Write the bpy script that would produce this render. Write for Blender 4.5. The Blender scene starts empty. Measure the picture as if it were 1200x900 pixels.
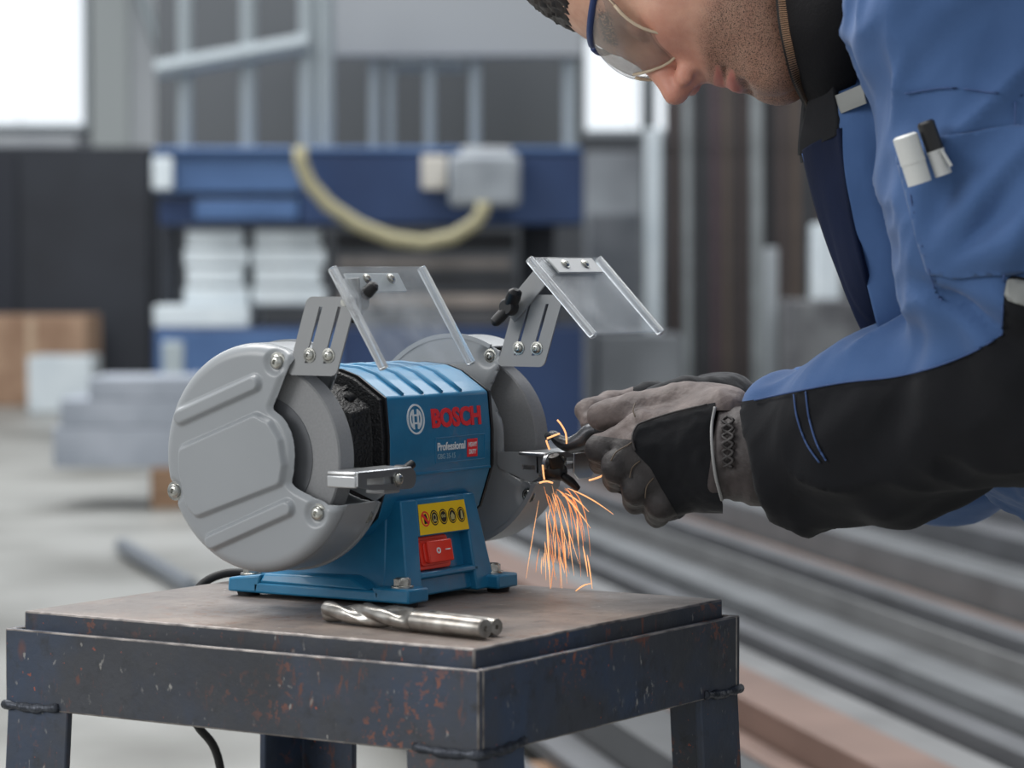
import bpy, bmesh, math, random
import numpy as np
from mathutils import Vector, Matrix

# ------------------------------------------------------------------ camera, world, light
T = 0.75                                   # height of the welding table top
SC = bpy.context.scene
COL = SC.collection
FPX = 3460.0
CAM = np.array([-1.9912, -1.4118, 0.2743 + T])
YAW, PITCH = math.radians(32.69), math.radians(-2.374)
FWD = np.array([math.cos(YAW)*math.cos(PITCH), math.sin(YAW)*math.cos(PITCH), math.sin(PITCH)])
RGT = np.array([math.sin(YAW), -math.cos(YAW), 0.0])
UPV = np.cross(RGT, FWD)
FH = np.array([math.cos(YAW), math.sin(YAW), 0.0])      # level forward direction of the hall

cd = bpy.data.cameras.new('camera'); cam = bpy.data.objects.new('camera', cd); COL.objects.link(cam)
m = Matrix.Identity(4)
for i in range(3):
    m[i][0] = RGT[i]; m[i][1] = UPV[i]; m[i][2] = -FWD[i]; m[i][3] = CAM[i]
cam.matrix_world = m
cd.sensor_width = 36.0; cd.lens = FPX/1200*36.0
cd.clip_start = 0.05; cd.clip_end = 200
cd.dof.use_dof = True; cd.dof.focus_distance = 2.40; cd.dof.aperture_fstop = 7.0
SC.camera = cam

SC.view_settings.view_transform = 'Standard'
SC.view_settings.look = 'None'
SC.view_settings.gamma = 1.0
SC.view_settings.use_curve_mapping = False
SC.view_settings.exposure = 0.0

world = bpy.data.worlds.new('hall_daylight'); SC.world = world; world.use_nodes = True
bg = world.node_tree.nodes['Background']
bg.inputs['Color'].default_value = (0.93, 0.965, 1.0, 1); bg.inputs['Strength'].default_value = 0.56

def area_light(name, loc, target, size, size_y, power, color):
    l = bpy.data.lights.new(name, 'AREA'); l.shape = 'RECTANGLE'; l.size = size; l.size_y = size_y
    l.energy = power; l.color = color
    o = bpy.data.objects.new(name, l); COL.objects.link(o); o.location = loc
    d = Vector(target) - Vector(loc); o.rotation_euler = d.to_track_quat('-Z', 'Y').to_euler()
    return o
def hall(r, d, z):                          # r metres to the right of the camera, d metres in front, height z
    p = CAM + RGT*r + FH*d; return Vector((p[0], p[1], z))
# rows of roof lights of the hall, plus an added side fill
area_light('roof_light', hall(-1.2, 3.6, 4.6), hall(0, 2.5, 0.9), 1.6, 3.0, 210, (1.0, 0.985, 0.96))
area_light('side_fill_light', hall(-4.2, 0.4, 2.6), hall(0.1, 2.4, 0.95), 2.4, 2.0, 100, (1.0, 0.99, 0.97))  # fill light added at camera left to brighten the guard face, no window there
area_light('roof_light', hall(-3.0, 14, 6.0), hall(-2.0, 15, 0), 3.0, 8.0, 560, (0.96, 0.98, 1.0))
area_light('roof_light', hall(2.5, 9, 6.0), hall(2.0, 9.5, 0), 2.5, 6.0, 270, (0.96, 0.98, 1.0))

# ------------------------------------------------------------------ helpers
def lin(*c):
    return tuple((v/255/12.92 if v/255 <= .04045 else ((v/255+.055)/1.055)**2.4) for v in c)
MATS = {}
def nd(nt, kind, **kw):
    n = nt.nodes.new(kind)
    for k, v in kw.items():
        if k in n.inputs: n.inputs[k].default_value = v
        else: setattr(n, k, v)
    return n
def mat(name, rgb, rough=.5, metal=0.0, var=None, scale=30, bump=0.0, bscale=200, spec=.5, coat=0.0, detail=4, stretch=None, lo=.35, hi=.65, trans=0.0, ior=1.45, rvar=0.0):
    """principled material; var = second colour mixed in by object-space noise"""
    if name in MATS: return MATS[name]
    mt = bpy.data.materials.new(name); mt.use_nodes = True; nt = mt.node_tree
    p = nt.nodes['Principled BSDF']
    p.inputs['Base Color'].default_value = (*rgb, 1); p.inputs['Roughness'].default_value = rough
    p.inputs['Metallic'].default_value = metal; p.inputs['Specular IOR Level'].default_value = spec
    p.inputs['Coat Weight'].default_value = coat; p.inputs['Transmission Weight'].default_value = trans
    p.inputs['IOR'].default_value = ior
    tc = nd(nt, 'ShaderNodeTexCoord'); mp = nd(nt, 'ShaderNodeMapping')
    if stretch: mp.inputs['Scale'].default_value = stretch
    nt.links.new(tc.outputs['Object'], mp.inputs['Vector'])
    if var:
        n = nd(nt, 'ShaderNodeTexNoise', Scale=scale, Detail=detail)
        nt.links.new(mp.outputs[0], n.inputs['Vector'])
        r = nd(nt, 'ShaderNodeValToRGB')
        r.color_ramp.elements[0].position = lo; r.color_ramp.elements[1].position = hi
        r.color_ramp.elements[0].color = (*rgb, 1); r.color_ramp.elements[1].color = (*var, 1)
        nt.links.new(n.outputs['Fac'], r.inputs['Fac']); nt.links.new(r.outputs['Color'], p.inputs['Base Color'])
        if rvar:
            mr = nd(nt, 'ShaderNodeMapRange'); mr.inputs['To Min'].default_value = rough - rvar; mr.inputs['To Max'].default_value = rough + rvar
            nt.links.new(n.outputs['Fac'], mr.inputs['Value']); nt.links.new(mr.outputs[0], p.inputs['Roughness'])
    if bump:
        n2 = nd(nt, 'ShaderNodeTexNoise', Scale=bscale, Detail=3)
        nt.links.new(mp.outputs[0], n2.inputs['Vector'])
        b = nd(nt, 'ShaderNodeBump', Strength=bump, Distance=.002)
        nt.links.new(n2.outputs['Fac'], b.inputs['Height']); nt.links.new(b.outputs[0], p.inputs['Normal'])
    MATS[name] = mt; return mt
def emis(name, rgb, s):
    if name in MATS: return MATS[name]
    mt = bpy.data.materials.new(name); mt.use_nodes = True
    p = mt.node_tree.nodes['Principled BSDF']; p.inputs['Base Color'].default_value = (*rgb, 1)
    p.inputs['Emission Color'].default_value = (*rgb, 1); p.inputs['Emission Strength'].default_value = s
    MATS[name] = mt; return mt

class MB:
    """collects shapes into one mesh"""
    def __init__(s): s.v = []; s.f = []
    def add(s, v, f):
        o = len(s.v); s.v += [tuple(map(float, p)) for p in v]; s.f += [tuple(i+o for i in q) for q in f]; return s
    def box(s, x0, x1, y0, y1, z0, z1, M=None):
        v = [(x, y, z) for z in (z0, z1) for y in (y0, y1) for x in (x0, x1)]
        if M is not None: v = [tuple(M @ Vector(p)) for p in v]
        return s.add(v, [(0,2,3,1),(4,5,7,6),(0,1,5,4),(2,6,7,3),(0,4,6,2),(1,3,7,5)])
    def hexa(s, a, b):                      # two loops of four points (bottom, top), both counter-clockwise from above
        return s.add(list(a)+list(b), [(3,2,1,0),(4,5,6,7),(0,1,5,4),(1,2,6,5),(2,3,7,6),(3,0,4,7)])
    def prism(s, poly, fn, a, b):           # poly 2D, fn(u,v,w) -> 3D, extruded from w=a to w=b
        n = len(poly)
        v = [fn(u, w, a) for u, w in poly] + [fn(u, w, b) for u, w in poly]
        f = [tuple(range(n))[::-1], tuple(range(n, 2*n))] + [(i, (i+1) % n, n+(i+1) % n, n+i) for i in range(n)]
        return s.add(v, f)
    def tube(s, pts, r, seg=10, cap=True, sx=1.0):
        pts = [Vector(p) for p in pts]; n = len(pts)
        rr = r if hasattr(r, '__len__') else [r]*n
        t0 = (pts[1]-pts[0]).normalized(); ref = Vector((0,0,1)) if abs(t0.z) < .9 else Vector((1,0,0))
        nrm = t0.cross(ref).normalized(); v = []; f = []
        for i, p in enumerate(pts):
            t = (pts[min(i+1, n-1)] - pts[max(i-1, 0)]).normalized()
            nrm = (nrm - t*nrm.dot(t)).normalized(); bn = t.cross(nrm)
            for k in range(seg):
                a = 2*math.pi*k/seg; v.append(p + (nrm*math.cos(a) + bn*math.sin(a)*sx)*rr[i])
        for i in range(n-1):
            for k in range(seg):
                k2 = (k+1) % seg; f.append((i*seg+k, i*seg+k2, (i+1)*seg+k2, (i+1)*seg+k))
        if cap: f.append(tuple(range(seg))[::-1]); f.append(tuple((n-1)*seg+k for k in range(seg)))
        return s.add(v, f)
    def lathe(s, prof, org, ax, seg=32):    # prof: (r, h) along axis
        ax = Vector(ax).normalized(); ref = Vector((0,0,1)) if abs(ax.z) < .9 else Vector((1,0,0))
        a1 = ax.cross(ref).normalized(); a2 = ax.cross(a1); org = Vector(org); v = []; f = []; n = len(prof)
        for r, h in prof:
            for k in range(seg):
                a = 2*math.pi*k/seg; v.append(org + ax*h + (a1*math.cos(a)+a2*math.sin(a))*max(r, 1e-5))
        for i in range(n-1):
            for k in range(seg):
                k2 = (k+1) % seg; f.append((i*seg+k, i*seg+k2, (i+1)*seg+k2, (i+1)*seg+k))
        f.append(tuple(range(seg))[::-1]); f.append(tuple((n-1)*seg+k for k in range(seg)))
        return s.add(v, f)
    def build(s, name, m, parent=None, bevel=0, seg=2, smooth=35, base=False, sub=0, fix=True):
        return link(name, s.v, s.f, m, parent, bevel, seg, smooth, base, sub, fix)
def link(name, v, f, m, parent=None, bevel=0, seg=2, smooth=35, base=False, sub=0, fix=True):
    me = bpy.data.meshes.new(name); off = Vector((0,0,0))
    if base:
        a = np.array(v); lo, hi = a.min(0), a.max(0); off = Vector(((lo[0]+hi[0])/2, (lo[1]+hi[1])/2, lo[2]))
        v = a - np.array(off)
    me.from_pydata([tuple(p) for p in v], [], [tuple(q) for q in f])
    if fix:
        b = bmesh.new(); b.from_mesh(me); bmesh.ops.recalc_face_normals(b, faces=b.faces); b.to_mesh(me); b.free()
    if smooth:
        me.polygons.foreach_set('use_smooth', [True]*len(me.polygons))
        if smooth < 180: me.set_sharp_from_angle(angle=math.radians(smooth))
    o = bpy.data.objects.new(name, me); COL.objects.link(o); o.location = off
    if m: me.materials.append(m)
    if parent: o.parent = parent
    if bevel:
        md = o.modifiers.new('bevel', 'BEVEL'); md.width = bevel; md.segments = seg; md.limit_method = 'ANGLE'; md.angle_limit = math.radians(30); md.harden_normals = False
    if sub:
        md = o.modifiers.new('sub', 'SUBSURF'); md.levels = sub; md.render_levels = sub
    return o
def tag(o, label=None, cat=None, group=None, kind=None):
    if label: o['label'] = label
    if cat: o['category'] = cat
    if group: o['group'] = group
    if kind: o['kind'] = kind
    return o
def empty(name, loc=(0,0,0)):
    o = bpy.data.objects.new(name, None); COL.objects.link(o); o.location = loc; o.empty_display_size = .05; return o
def text_mesh(name, s, size, m, M, parent, extrude=.0003, offset=0.0, xscale=1.0, align='LEFT', width=None):
    cu = bpy.data.curves.new(name, 'FONT'); cu.body = s; cu.size = size; cu.extrude = extrude; cu.offset = offset
    cu.align_x = align; cu.resolution_u = 3
    tmp = bpy.data.objects.new('tmp', cu); COL.objects.link(tmp)
    dg = bpy.context.evaluated_depsgraph_get(); me = bpy.data.meshes.new_from_object(tmp.evaluated_get(dg))
    bpy.data.objects.remove(tmp)
    xs = [v.co.x for v in me.vertices]; w = max(xs)-min(xs)
    k = (width/w) if width else xscale
    for v in me.vertices: v.co = M @ Vector((v.co.x*k, v.co.y, v.co.z))
    me.name = name; me.materials.clear(); me.materials.append(m)
    o = bpy.data.objects.new(name, me); COL.objects.link(o); o.parent = parent
    return o
def clip_tris(V, Tr, fld):
    """keep the part of a triangle mesh where fld < 0, cutting triangles along the zero line"""
    V = np.asarray(V, float); Tr = np.asarray(Tr, int); fld = np.asarray(fld, float)
    ins = fld < 0; cnt = ins[Tr].sum(1); out = [tuple(t) for t in Tr[cnt == 3]]
    nv = list(map(tuple, V)); cache = {}
    def cut(a, b):
        k = (min(a, b), max(a, b))
        if k not in cache:
            t = fld[a]/(fld[a]-fld[b]); nv.append(tuple(V[a]+(V[b]-V[a])*t)); cache[k] = len(nv)-1
        return cache[k]
    for t in Tr[(cnt > 0) & (cnt < 3)]:
        poly = []
        for i in range(3):
            a, b = int(t[i]), int(t[(i+1) % 3])
            if ins[a]: poly.append(a)
            if ins[a] != ins[b]: poly.append(cut(a, b))
        for i in range(1, len(poly)-1): out.append((poly[0], poly[i], poly[i+1]))
    used = sorted({i for t in out for i in t}); mp = {u: i for i, u in enumerate(used)}
    return [nv[u] for u in used], [tuple(mp[i] for i in t) for t in out]
def poly_sdf(Y, Z, poly):
    P = np.array(poly, float); d = np.full(np.shape(Y), 1e9); ins = np.zeros(np.shape(Y), bool); n = len(P)
    for i in range(n):
        a, b = P[i], P[(i+1) % n]; e = b-a
        wy, wz = Y-a[0], Z-a[1]; t = np.clip((wy*e[0]+wz*e[1])/(e@e+1e-20), 0, 1)
        d = np.minimum(d, (wy-t*e[0])**2+(wz-t*e[1])**2)
        c = (a[1] > Z) != (b[1] > Z)
        with np.errstate(divide='ignore', invalid='ignore'):
            ins ^= c & (Y < (b[0]-a[0])*(Z-a[1])/(b[1]-a[1]+1e-20)+a[0])
    return np.where(ins, -np.sqrt(d), np.sqrt(d))
def sstep(x, a, b):
    t = np.clip((x-a)/(b-a), 0, 1); return t*t*(3-2*t)
def U(px, py, dep):                         # a point of the place seen at this spot of the picture, dep metres deep
    return CAM + dep*(FWD + (px-600)/FPX*RGT - (py-450)/FPX*UPV)
def ground(px, py, z=0.0):
    d = FWD + (px-600)/FPX*RGT - (py-450)/FPX*UPV; return CAM + d*((z-CAM[2])/d[2])
def rz(px, py, D):                          # right offset and height of a spot on the upright plane D metres ahead
    d = FWD + (px-600)/FPX*RGT - (py-450)/FPX*UPV; t = D/(d@FH); q = d*t
    return float(q@RGT), float(q[2]+CAM[2])
H4 = Matrix(((RGT[0], FH[0], 0, CAM[0]), (RGT[1], FH[1], 0, CAM[1]), (0, 0, 1, 0), (0, 0, 0, 1)))
def hbox(mb, r0, r1, d0, d1, z0, z1): return mb.box(r0, r1, d0, d1, z0, z1, H4)
def pbox(mb, x0, y0, x1, y1, D, thick):     # upright box whose front fills the given spot at distance D
    a, zt = rz(x0, y0, D); b, zb = rz(x1, y1, D); return hbox(mb, a, b, D, D+thick, zb, zt)
def catmull(P, n=8):
    P = [Vector(p_) for p_ in P]; out_ = []
    for i in range(len(P)-1):
        a, b, c_, d_ = P[max(i-1, 0)], P[i], P[i+1], P[min(i+2, len(P)-1)]
        for k in range(n):
            t = k/n; out_.append(.5*((2*b)+(c_-a)*t+(2*a-5*b+4*c_-d_)*t*t+(3*b-a-3*c_+d_)*t**3))
    return out_+[P[-1]]
# ------------------------------------------------------------------ the hall: floor, back wall, windows
M_floor = mat('concrete_floor', lin(158,158,154), .42, var=lin(118,117,112), scale=1.3, detail=8, bump=.05, bscale=8, lo=.45, hi=.68)
mb = MB(); mb.add([tuple(hall(r, d, 0)) for r, d in ((-14,-4),(14,-4),(14,40),(-14,40))], [(0,1,2,3)])
tag(mb.build('floor', M_floor), kind='structure')
M_wall = mat('grey_wall', lin(104,107,112), .8, var=lin(92,95,100), scale=.6)
WD = 32.0
w1 = (rz(-60, -60, WD), rz(104, 152, WD)); w2 = (rz(680, 38, WD), rz(800, 158, WD))
mb = MB()
a, zt1 = w1[0]; b, zb1 = w1[1]; c, zt2 = w2[0]; d, zb2 = w2[1]; HT = 9.0
hbox(mb, -14, a, WD, WD+.3, 0, HT); hbox(mb, a, b, WD, WD+.3, 0, zb1); hbox(mb, a, b, WD, WD+.3, zt1, HT)
hbox(mb, b, c, WD, WD+.3, 0, HT); hbox(mb, c, d, WD, WD+.3, 0, zb2); hbox(mb, c, d, WD, WD+.3, zt2, HT); hbox(mb, d, 14, WD, WD+.3, 0, HT)
wall = tag(mb.build('wall_back', M_wall), kind='structure')
M_pane = emis('daylight_pane', (.90, .95, 1.0), .78)
M_wfr = mat('window_frame_paint', lin(190,200,205), .5)
for k, (p, q, nb) in enumerate(((w1[0], w1[1], 1), (w2[0], w2[1], 1))):
    r0, z1 = p; r1, z0 = q
    e = MB()
    for (x0, x1, y0, y1) in ((r0, r0+.06, z0, z1), (r1-.06, r1, z0, z1), (r0+.06, r1-.06, z0, z0+.06), (r0+.06, r1-.06, z1-.06, z1)): hbox(e, x0, x1, WD+.02, WD+.1, y0, y1)
    w = tag(e.build('window_%d' % (k+1), M_wfr), kind='structure')
    for j in range(nb+1):
        s = (r1-r0-.12)/(nb+1)
        g = MB(); hbox(g, r0+.06+j*s+.01, r0+.06+(j+1)*s-.01, WD+.05, WD+.06, z0+.06, z1-.06); g.build('pane', M_pane, w)
# ------------------------------------------------------------------ things in the background
def bgbox(name, label, cat, x0, y0, x1, y1, D, th, m, group=None, bevel=.01, parent=None):
    mb = MB(); pbox(mb, x0, y0, x1, y1, D, th)
    o = mb.build(name, m, parent, bevel=bevel, base=parent is None)
    if parent is None: tag(o, label, cat, group)
    return o
M_pale = mat('pale_paint', lin(176,180,184), .5, var=lin(160,164,170), scale=2)
M_dark = mat('charcoal_panel', lin(50,54,62), .6, var=lin(42,45,52), scale=1.5)
M_card = mat('cardboard', lin(176,146,122), .8, var=lin(150,120,98), scale=5)
M_white = mat('white_sheet', lin(214,222,226), .5, var=lin(196,206,212), scale=3)
M_bluel = mat('blue_paint_beam', lin(78,108,152), .5, var=lin(66,94,136), scale=2)
M_blued = mat('blue_paint_dark', lin(40,62,100), .5, var=lin(32,52,88), scale=2)
M_galv = mat('galvanised_tube', lin(168,178,182), .45, .3)
M_hose = mat('yellowish_hose', lin(158,152,122), .7)
M_cbox = mat('grey_control_box', lin(150,156,162), .5, var=lin(128,134,140), scale=6)
M_beige = mat('beige_plate', lin(196,192,184), .6)
M_blk = mat('black_rubber', lin(24,24,26), .6)
M_wood = mat('raw_timber', lin(168,138,112), .8, var=lin(130,102,80), scale=6, stretch=(1,1,8))
# pillar beside the left window
p = empty('hall_pillar', hall(*[rz(143, 300, 26)[0], 26.15], 0))
tag(p, 'pale grey steel pillar right of the bright left window', 'pillar')
r0, _ = rz(106, 0, 26); r1, _ = rz(150, 0, 26); r2, _ = rz(182, 0, 26)
def loc_build(mb, name, m, par, bevel=.01):
    off = np.array(par.location); mb.v = [tuple(np.array(q)-off) for q in mb.v]; return mb.build(name, m, par, bevel=bevel)
mb = MB(); hbox(mb, r0, r1, 26, 26.3, 0, 6); loc_build(mb, 'flange', mat('pillar_paint', lin(186,192,192), .6), p)
mb = MB(); hbox(mb, r1, r2, 26.1, 26.2, 0, 6); loc_build(mb, 'web', mat('pillar_web_paint', lin(196,200,204), .6), p)
mb = MB(); mb.tube([hall(rz(160, -20, 25.9)[0], 25.9, rz(160, -20, 25.9)[1]), hall(rz(196, 82, 25.9)[0], 25.9, rz(196, 82, 25.9)[1])], .05, 8); loc_build(mb, 'brace', M_galv, p)
# dark cabinet with boxes in front
cab = empty('tall_cabinet', hall(rz(60, 0, 22)[0], 22.4, 0)); tag(cab, 'tall charcoal cabinet behind the cardboard box', 'cabinet')
a0 = rz(-60, 172, 22); a1 = rz(176, 300, 22)
mb = MB(); hbox(mb, a0[0], a1[0], 22, 22.8, .04, a0[1]); loc_build(mb, 'body', M_dark, cab, .02)
dm = rz(18, 0, 22)[0]
mb = MB(); hbox(mb, dm+.03, a1[0]-.02, 21.97, 21.995, .1, a0[1]-.05); loc_build(mb, 'door', M_dark, cab, .008)
mb = MB(); hbox(mb, a0[0]+.02, dm, 21.97, 21.995, .1, a0[1]-.05); loc_build(mb, 'door', mat('charcoal_door', lin(36,40,50), .5), cab, .008)
mb = MB(); hbox(mb, a0[0]+.05, a1[0]-.55, 22.05, 22.7, a0[1]+.001, a0[1]+.09); tag(mb.build('sheet_pack', M_pale, base=True, bevel=.01), 'pale sheet pack lying on top of the charcoal cabinet', 'sheets')
def floorbox(name, label, cat, x0, y0, x1, D, th, m, group=None, z0=0.0, bevel=.01):
    a, z1 = rz(x0, y0, D); b, _ = rz(x1, y0, D); mb = MB(); hbox(mb, a, b, D, D+th, z0, z1)
    return tag(mb.build(name, m, base=True, bevel=bevel), label, cat, group)
cb = floorbox('cardboard_box', 'brown cardboard box on the floor against the charcoal cabinet', 'box', -20, 370, 100, 20.9, .8, M_card)
mb = MB(); off = np.array(cb.location); a, z1 = rz(36, 370, 20.9); hbox(mb, a-.03, a+.03, 20.893, 20.899, .02, z1-.01); mb.v = [tuple(np.array(q)-off) for q in mb.v]; mb.build('tape', mat('packing_tape', lin(190,165,140), .3), cb)
floorbox('white_box', 'small white carton in front of the brown cardboard box', 'box', 32, 418, 106, 20.0, .5, M_white)
# stack of pale steel sections on timber blocks
M_sec = mat('galvanised_section', lin(178,184,194), .4, .2, var=lin(150,157,168), scale=3)
D0 = 12.2
rr = [rz(x, 450, D0)[0] for x in (68, 240)]
zs = .17
for k in range(2):
    mb = MB(); r = rz((176, 262)[k], 560, D0)[0]; hbox(mb, r, r+.13, D0+.0, D0+.6, 0, zs-.002)
    tag(mb.build('timber_block', M_wood, base=True, bevel=.006), ('timber block under the pale steel sections, its end showing', 'second timber block under the pale sections, behind the grinder guard')[k], 'block')
lay = [(58, 240, .17), (66, 240, .115), (100, 240, .09)]
z = zs
for k, (x0, x1, h) in enumerate(lay):
    a = rz(x0, 0, D0)[0]; b = rz(x1, 0, D0)[0]
    for j in range(2):
        mb = MB(); d0 = D0 + .02 + j*.28
        prof = [(0,0),(.24,0),(.24,.02),(.03,.02),(.03,h-.022),(.24,h-.022),(.24,h-.002),(0,h-.002)]
        mb.prism(prof, lambda u, v, w: tuple(hall(w, d0+u, z+v)), a, b)
        tag(mb.build('steel_channel', M_sec, base=True, bevel=.004),
            ('bottom', 'middle', 'top')[k] + ' pale steel channel of the stack, ' + ('front row', 'rear row')[j], 'steel channel', 'stacked pale steel channels')
    z += h
mb = MB(); g0 = ground(143, 650); g1 = ground(225, 700); mb.tube([g0+[0,0,.03], g1+[0,0,.03]], .028, 12)
tag(mb.build('steel_pipe', mat('grey_pipe', lin(130,136,144), .4, .5), base=True), 'short grey pipe lying on the floor left of the grinder', 'pipe')
# blue lifting machine with cage
D1 = 15.0
mc = empty('blue_machine', hall(rz(430, 300, D1)[0], D1+.5, 0)); tag(mc, 'large blue machine with tube cage on top and hanging yellowish hose', 'machine')
def mpart(name, x0, y0, x1, y1, D, th, m, par=None, bevel=.01):
    mb = MB(); pbox(mb, x0, y0, x1, y1, D, th); off = np.array(mc.location)
    mb.v = [tuple(np.array(q)-off) for q in mb.v]; return mb.build(name, m, par or mc, bevel=bevel)
mpart('top_beam', 180, 178, 682, 226, D1, .9, M_bluel)
mpart('beam_flange', 180, 172, 682, 179, D1-.05, 1.0, M_bluel)
mpart('lower_beam', 186, 232, 682, 264, D1+.05, .8, M_blued)
mpart('end_plate', 178, 184, 202, 222, D1-.06, .05, M_white)
mpart('beam_panel', 352, 181, 684, 262, D1-.04, .03, M_blued)
mpart('beam_panel', 228, 234, 350, 258, D1-.01, .03, M_bluel)
mpart('base', 180, 384, 684, 560, D1, 1.0, M_blued); mpart('base_panel', 184, 388, 400, 556, D1-.015, .012, M_bluel)
mpart('base_ledge', 180, 358, 292, 384, D1+.02, .8, M_white)
mpart('column', 610, 262, 650, 386, D1+.5, .2, M_dark)
mpart('column', 186, 262, 206, 360, D1+.5, .2, M_dark)
mpart('base_plate', 190, 400, 215, 440, D1-.03, .03, M_galv)
mpart('control_box', 526, 180, 610, 242, D1-.35, .22, M_cbox, bevel=.03)
mpart('beige_plate', 494, 182, 524, 222, D1-.1, .05, M_beige)
mpart('box_bracket', 540, 172, 600, 182, D1-.3, .5, M_pale)
mb = MB(); hs = [(352,172),(352,190),(362,214),(384,240),(420,264),(460,280),(496,285),(530,278),(556,262),(566,248),(566,236)]
pts = [Vector(rzp) for rzp in [hall(*(lambda q: (q[0], D1-.42, q[1]))(rz(x, y, D1-.42))) for x, y in hs]]
mb.tube(pts, .035, 10); off = np.array(mc.location); mb.v = [tuple(np.array(q)-off) for q in mb.v]; mb.build('hose', M_hose, mc, smooth=180)
# cage
Dc = D1+.3
def tubepart(name, a, b, r, D, m=M_galv):
    mb = MB(); q0 = rz(*a, D); q1 = rz(*b, D); mb.tube([hall(q0[0], D, q0[1]), hall(q1[0], D, q1[1])], r, 8)
    off = np.array(mc.location); mb.v = [tuple(np.array(q)-off) for q in mb.v]; return mb.build(name, m, mc)
M_post = mat('cage_post', lin(142,150,154), .5, .1)
for x, r in ((217,.04),(291,.042),(361,.05),(381,.05)): tubepart('cage_post', (x, -60), (x, 174), r, Dc, M_post)
tubepart('cage_rail', (183, 82), (362, 50), .05, Dc-.05, M_post)
for x, r in ((439,.03),(458,.022),(504,.03),(557,.03),(668,.04)): tubepart('cage_post', (x, 70), (x, 174), r, Dc+.6, M_post)
mpart('cage_rail', 452, 70, 545, 84, Dc+.65, .05, M_post)
mpart('cage_panel', 388, -60, 684, 66, Dc+.5, .06, mat('fascia_grey', lin(146,149,152), .6))
mpart('cage_back', 182, -60, 684, 174, Dc+1.4, .06, mat('cage_back_grey', lin(82,85,88), .7))
# white blocks and dark slabs inside the machine
z0 = rz(0, 360, D1+.05)[1]
zz = [rz(0, y, D1+.1)[1] for y in (358, 335, 312, 290, 267)]
for c, (xa, xb) in enumerate(((214, 287), (294, 378))):
    for k in range(4):
        a = rz(xa + (3 if k % 2 else 0), 0, D1+.1)[0]; b = rz(xb + (-3 if k % 2 else 3), 0, D1+.1)[0]
        mb = MB(); hbox(mb, a, b, D1+.1, D1+.6, zz[k]+.001, zz[k+1]-.006)
        tag(mb.build('white_block', M_white, base=True, bevel=.012), ('lowest', 'second', 'third', 'topmost')[k] + ' white block in the ' + ('left', 'right')[c] + ' pile below the blue beam', 'block', 'white blocks below the blue beam')
zz = [rz(0, y, D1+.1)[1] for y in (384, 360, 338, 316, 294, 270)]
cols = [lin(84,84,86), lin(160,150,142), lin(56,58,62), lin(136,130,126), lin(46,48,52)]
for k in range(5):
    a = rz(392+4*(k % 2), 0, D1+.1)[0]; b = rz(604-6*(k % 2), 0, D1+.1)[0]
    mb = MB(); hbox(mb, a, b, D1+.1, D1+.65, zz[k]+.002, zz[k+1]-.012-.02*(k % 2))
    tag(mb.build('metal_slab', mat('slab_%d' % k, cols[k], .7, var=tuple(c*.6 for c in cols[k]), scale=4), base=True, bevel=.01), ('lowest', 'second lowest', 'middle', 'second highest', 'topmost')[k] + ' dark slab stacked under the hanging hose', 'slab', 'dark slabs in the blue machine')
# right: storage rack with upright bars, rails and pale bins
rk = empty('storage_rack', hall(rz(820, 300, 17)[0], 17.3, 0)); tag(rk, 'tall dark storage rack holding upright bars right of the blue machine', 'rack')
def rpart(name, x0, y0, x1, y1, D, th, m, bevel=.006):
    mb = MB(); pbox(mb, x0, y0, x1, y1, D, th); off = np.array(rk.location); mb.v = [tuple(np.array(q)-off) for q in mb.v]; return mb.build(name, m, rk, bevel=bevel)
M_rk = mat('rack_steel', lin(70,72,76), .6); M_rkl = mat('rack_steel_light', lin(120,126,130), .5)
zf = rz(0, 0, 17)[1]
def ypx(D): return 307 + FPX*CAM[2]/D - 4
for x, w in ((752, 16), (1000, 14), (1150, 14)): rpart('rack_post', x, -40, x+w, ypx(17.2), 17.2, .12, M_rkl if x < 800 else M_rk)
rpart('rack_rail', 750, 172, 1170, 182, 17.35, .06, M_rk)
rpart('rack_rail', 750, 330, 1170, 342, 17.35, .06, M_rk)
rpart('rack_back', 780, -40, 1300, 520, 19.2, .05, mat('rack_back_dark', lin(52,52,56), .8, var=lin(74,72,74), scale=1.2))
rng = random.Random(4)
tones = [('dark brown', lin(66,56,54)), ('grey', lin(112,116,118)), ('charcoal', lin(52,54,58)), ('dusty mauve', lin(78,62,68)), ('pale grey', lin(140,146,148)), ('brown', lin(86,74,66)), ('black', lin(38,38,42))]
xs = [788, 803, 818, 836, 850, 866, 884, 900, 914, 930, 946, 962, 982, 1002]
seq = [0, 4, 2, 3, 5, 0, 4, 6, 0, 5, 2, 0, 1, 0]
seen = {}
for k, (x, s) in enumerate(zip(xs, seq)):
    nm, c = tones[s]; wd = rng.uniform(9, 13.5); D = 16.6 + .05*rng.random()
    a = rz(x, 0, D)[0]; b = rz(x+wd, 0, D)[0]; top = rz(0, -40 + rng.uniform(-20, 20), D)[1]; lean = 0.0
    pts0 = [(a,D,0),(b,D,0),(b,D+.06,0),(a,D+.06,0)]; pts1 = [(a+lean,D+.25,top),(b+lean,D+.25,top),(b+lean,D+.31,top),(a+lean,D+.31,top)]
    mb = MB(); mb.hexa([tuple(hall(*q)) for q in pts0], [tuple(hall(*q)) for q in pts1])
    i = seen.get(s, 0); seen[s] = i+1
    tag(mb.build('upright_bar', mat('bar_tone_%d' % s, c, .6, var=tuple(v*.7 for v in c), scale=5), base=True, bevel=.004), ('first', 'second', 'third', 'fourth', 'fifth')[i] + ' ' + nm + ' upright bar in the rack, counted from the left', 'bar', 'upright bars leaning in the rack')
def misc(name, label, cat, x0, y0, x1, y1, D, th, m): return bgbox(name, label, cat, x0, y0, x1, y1, D, th, m, bevel=.015)
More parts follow.
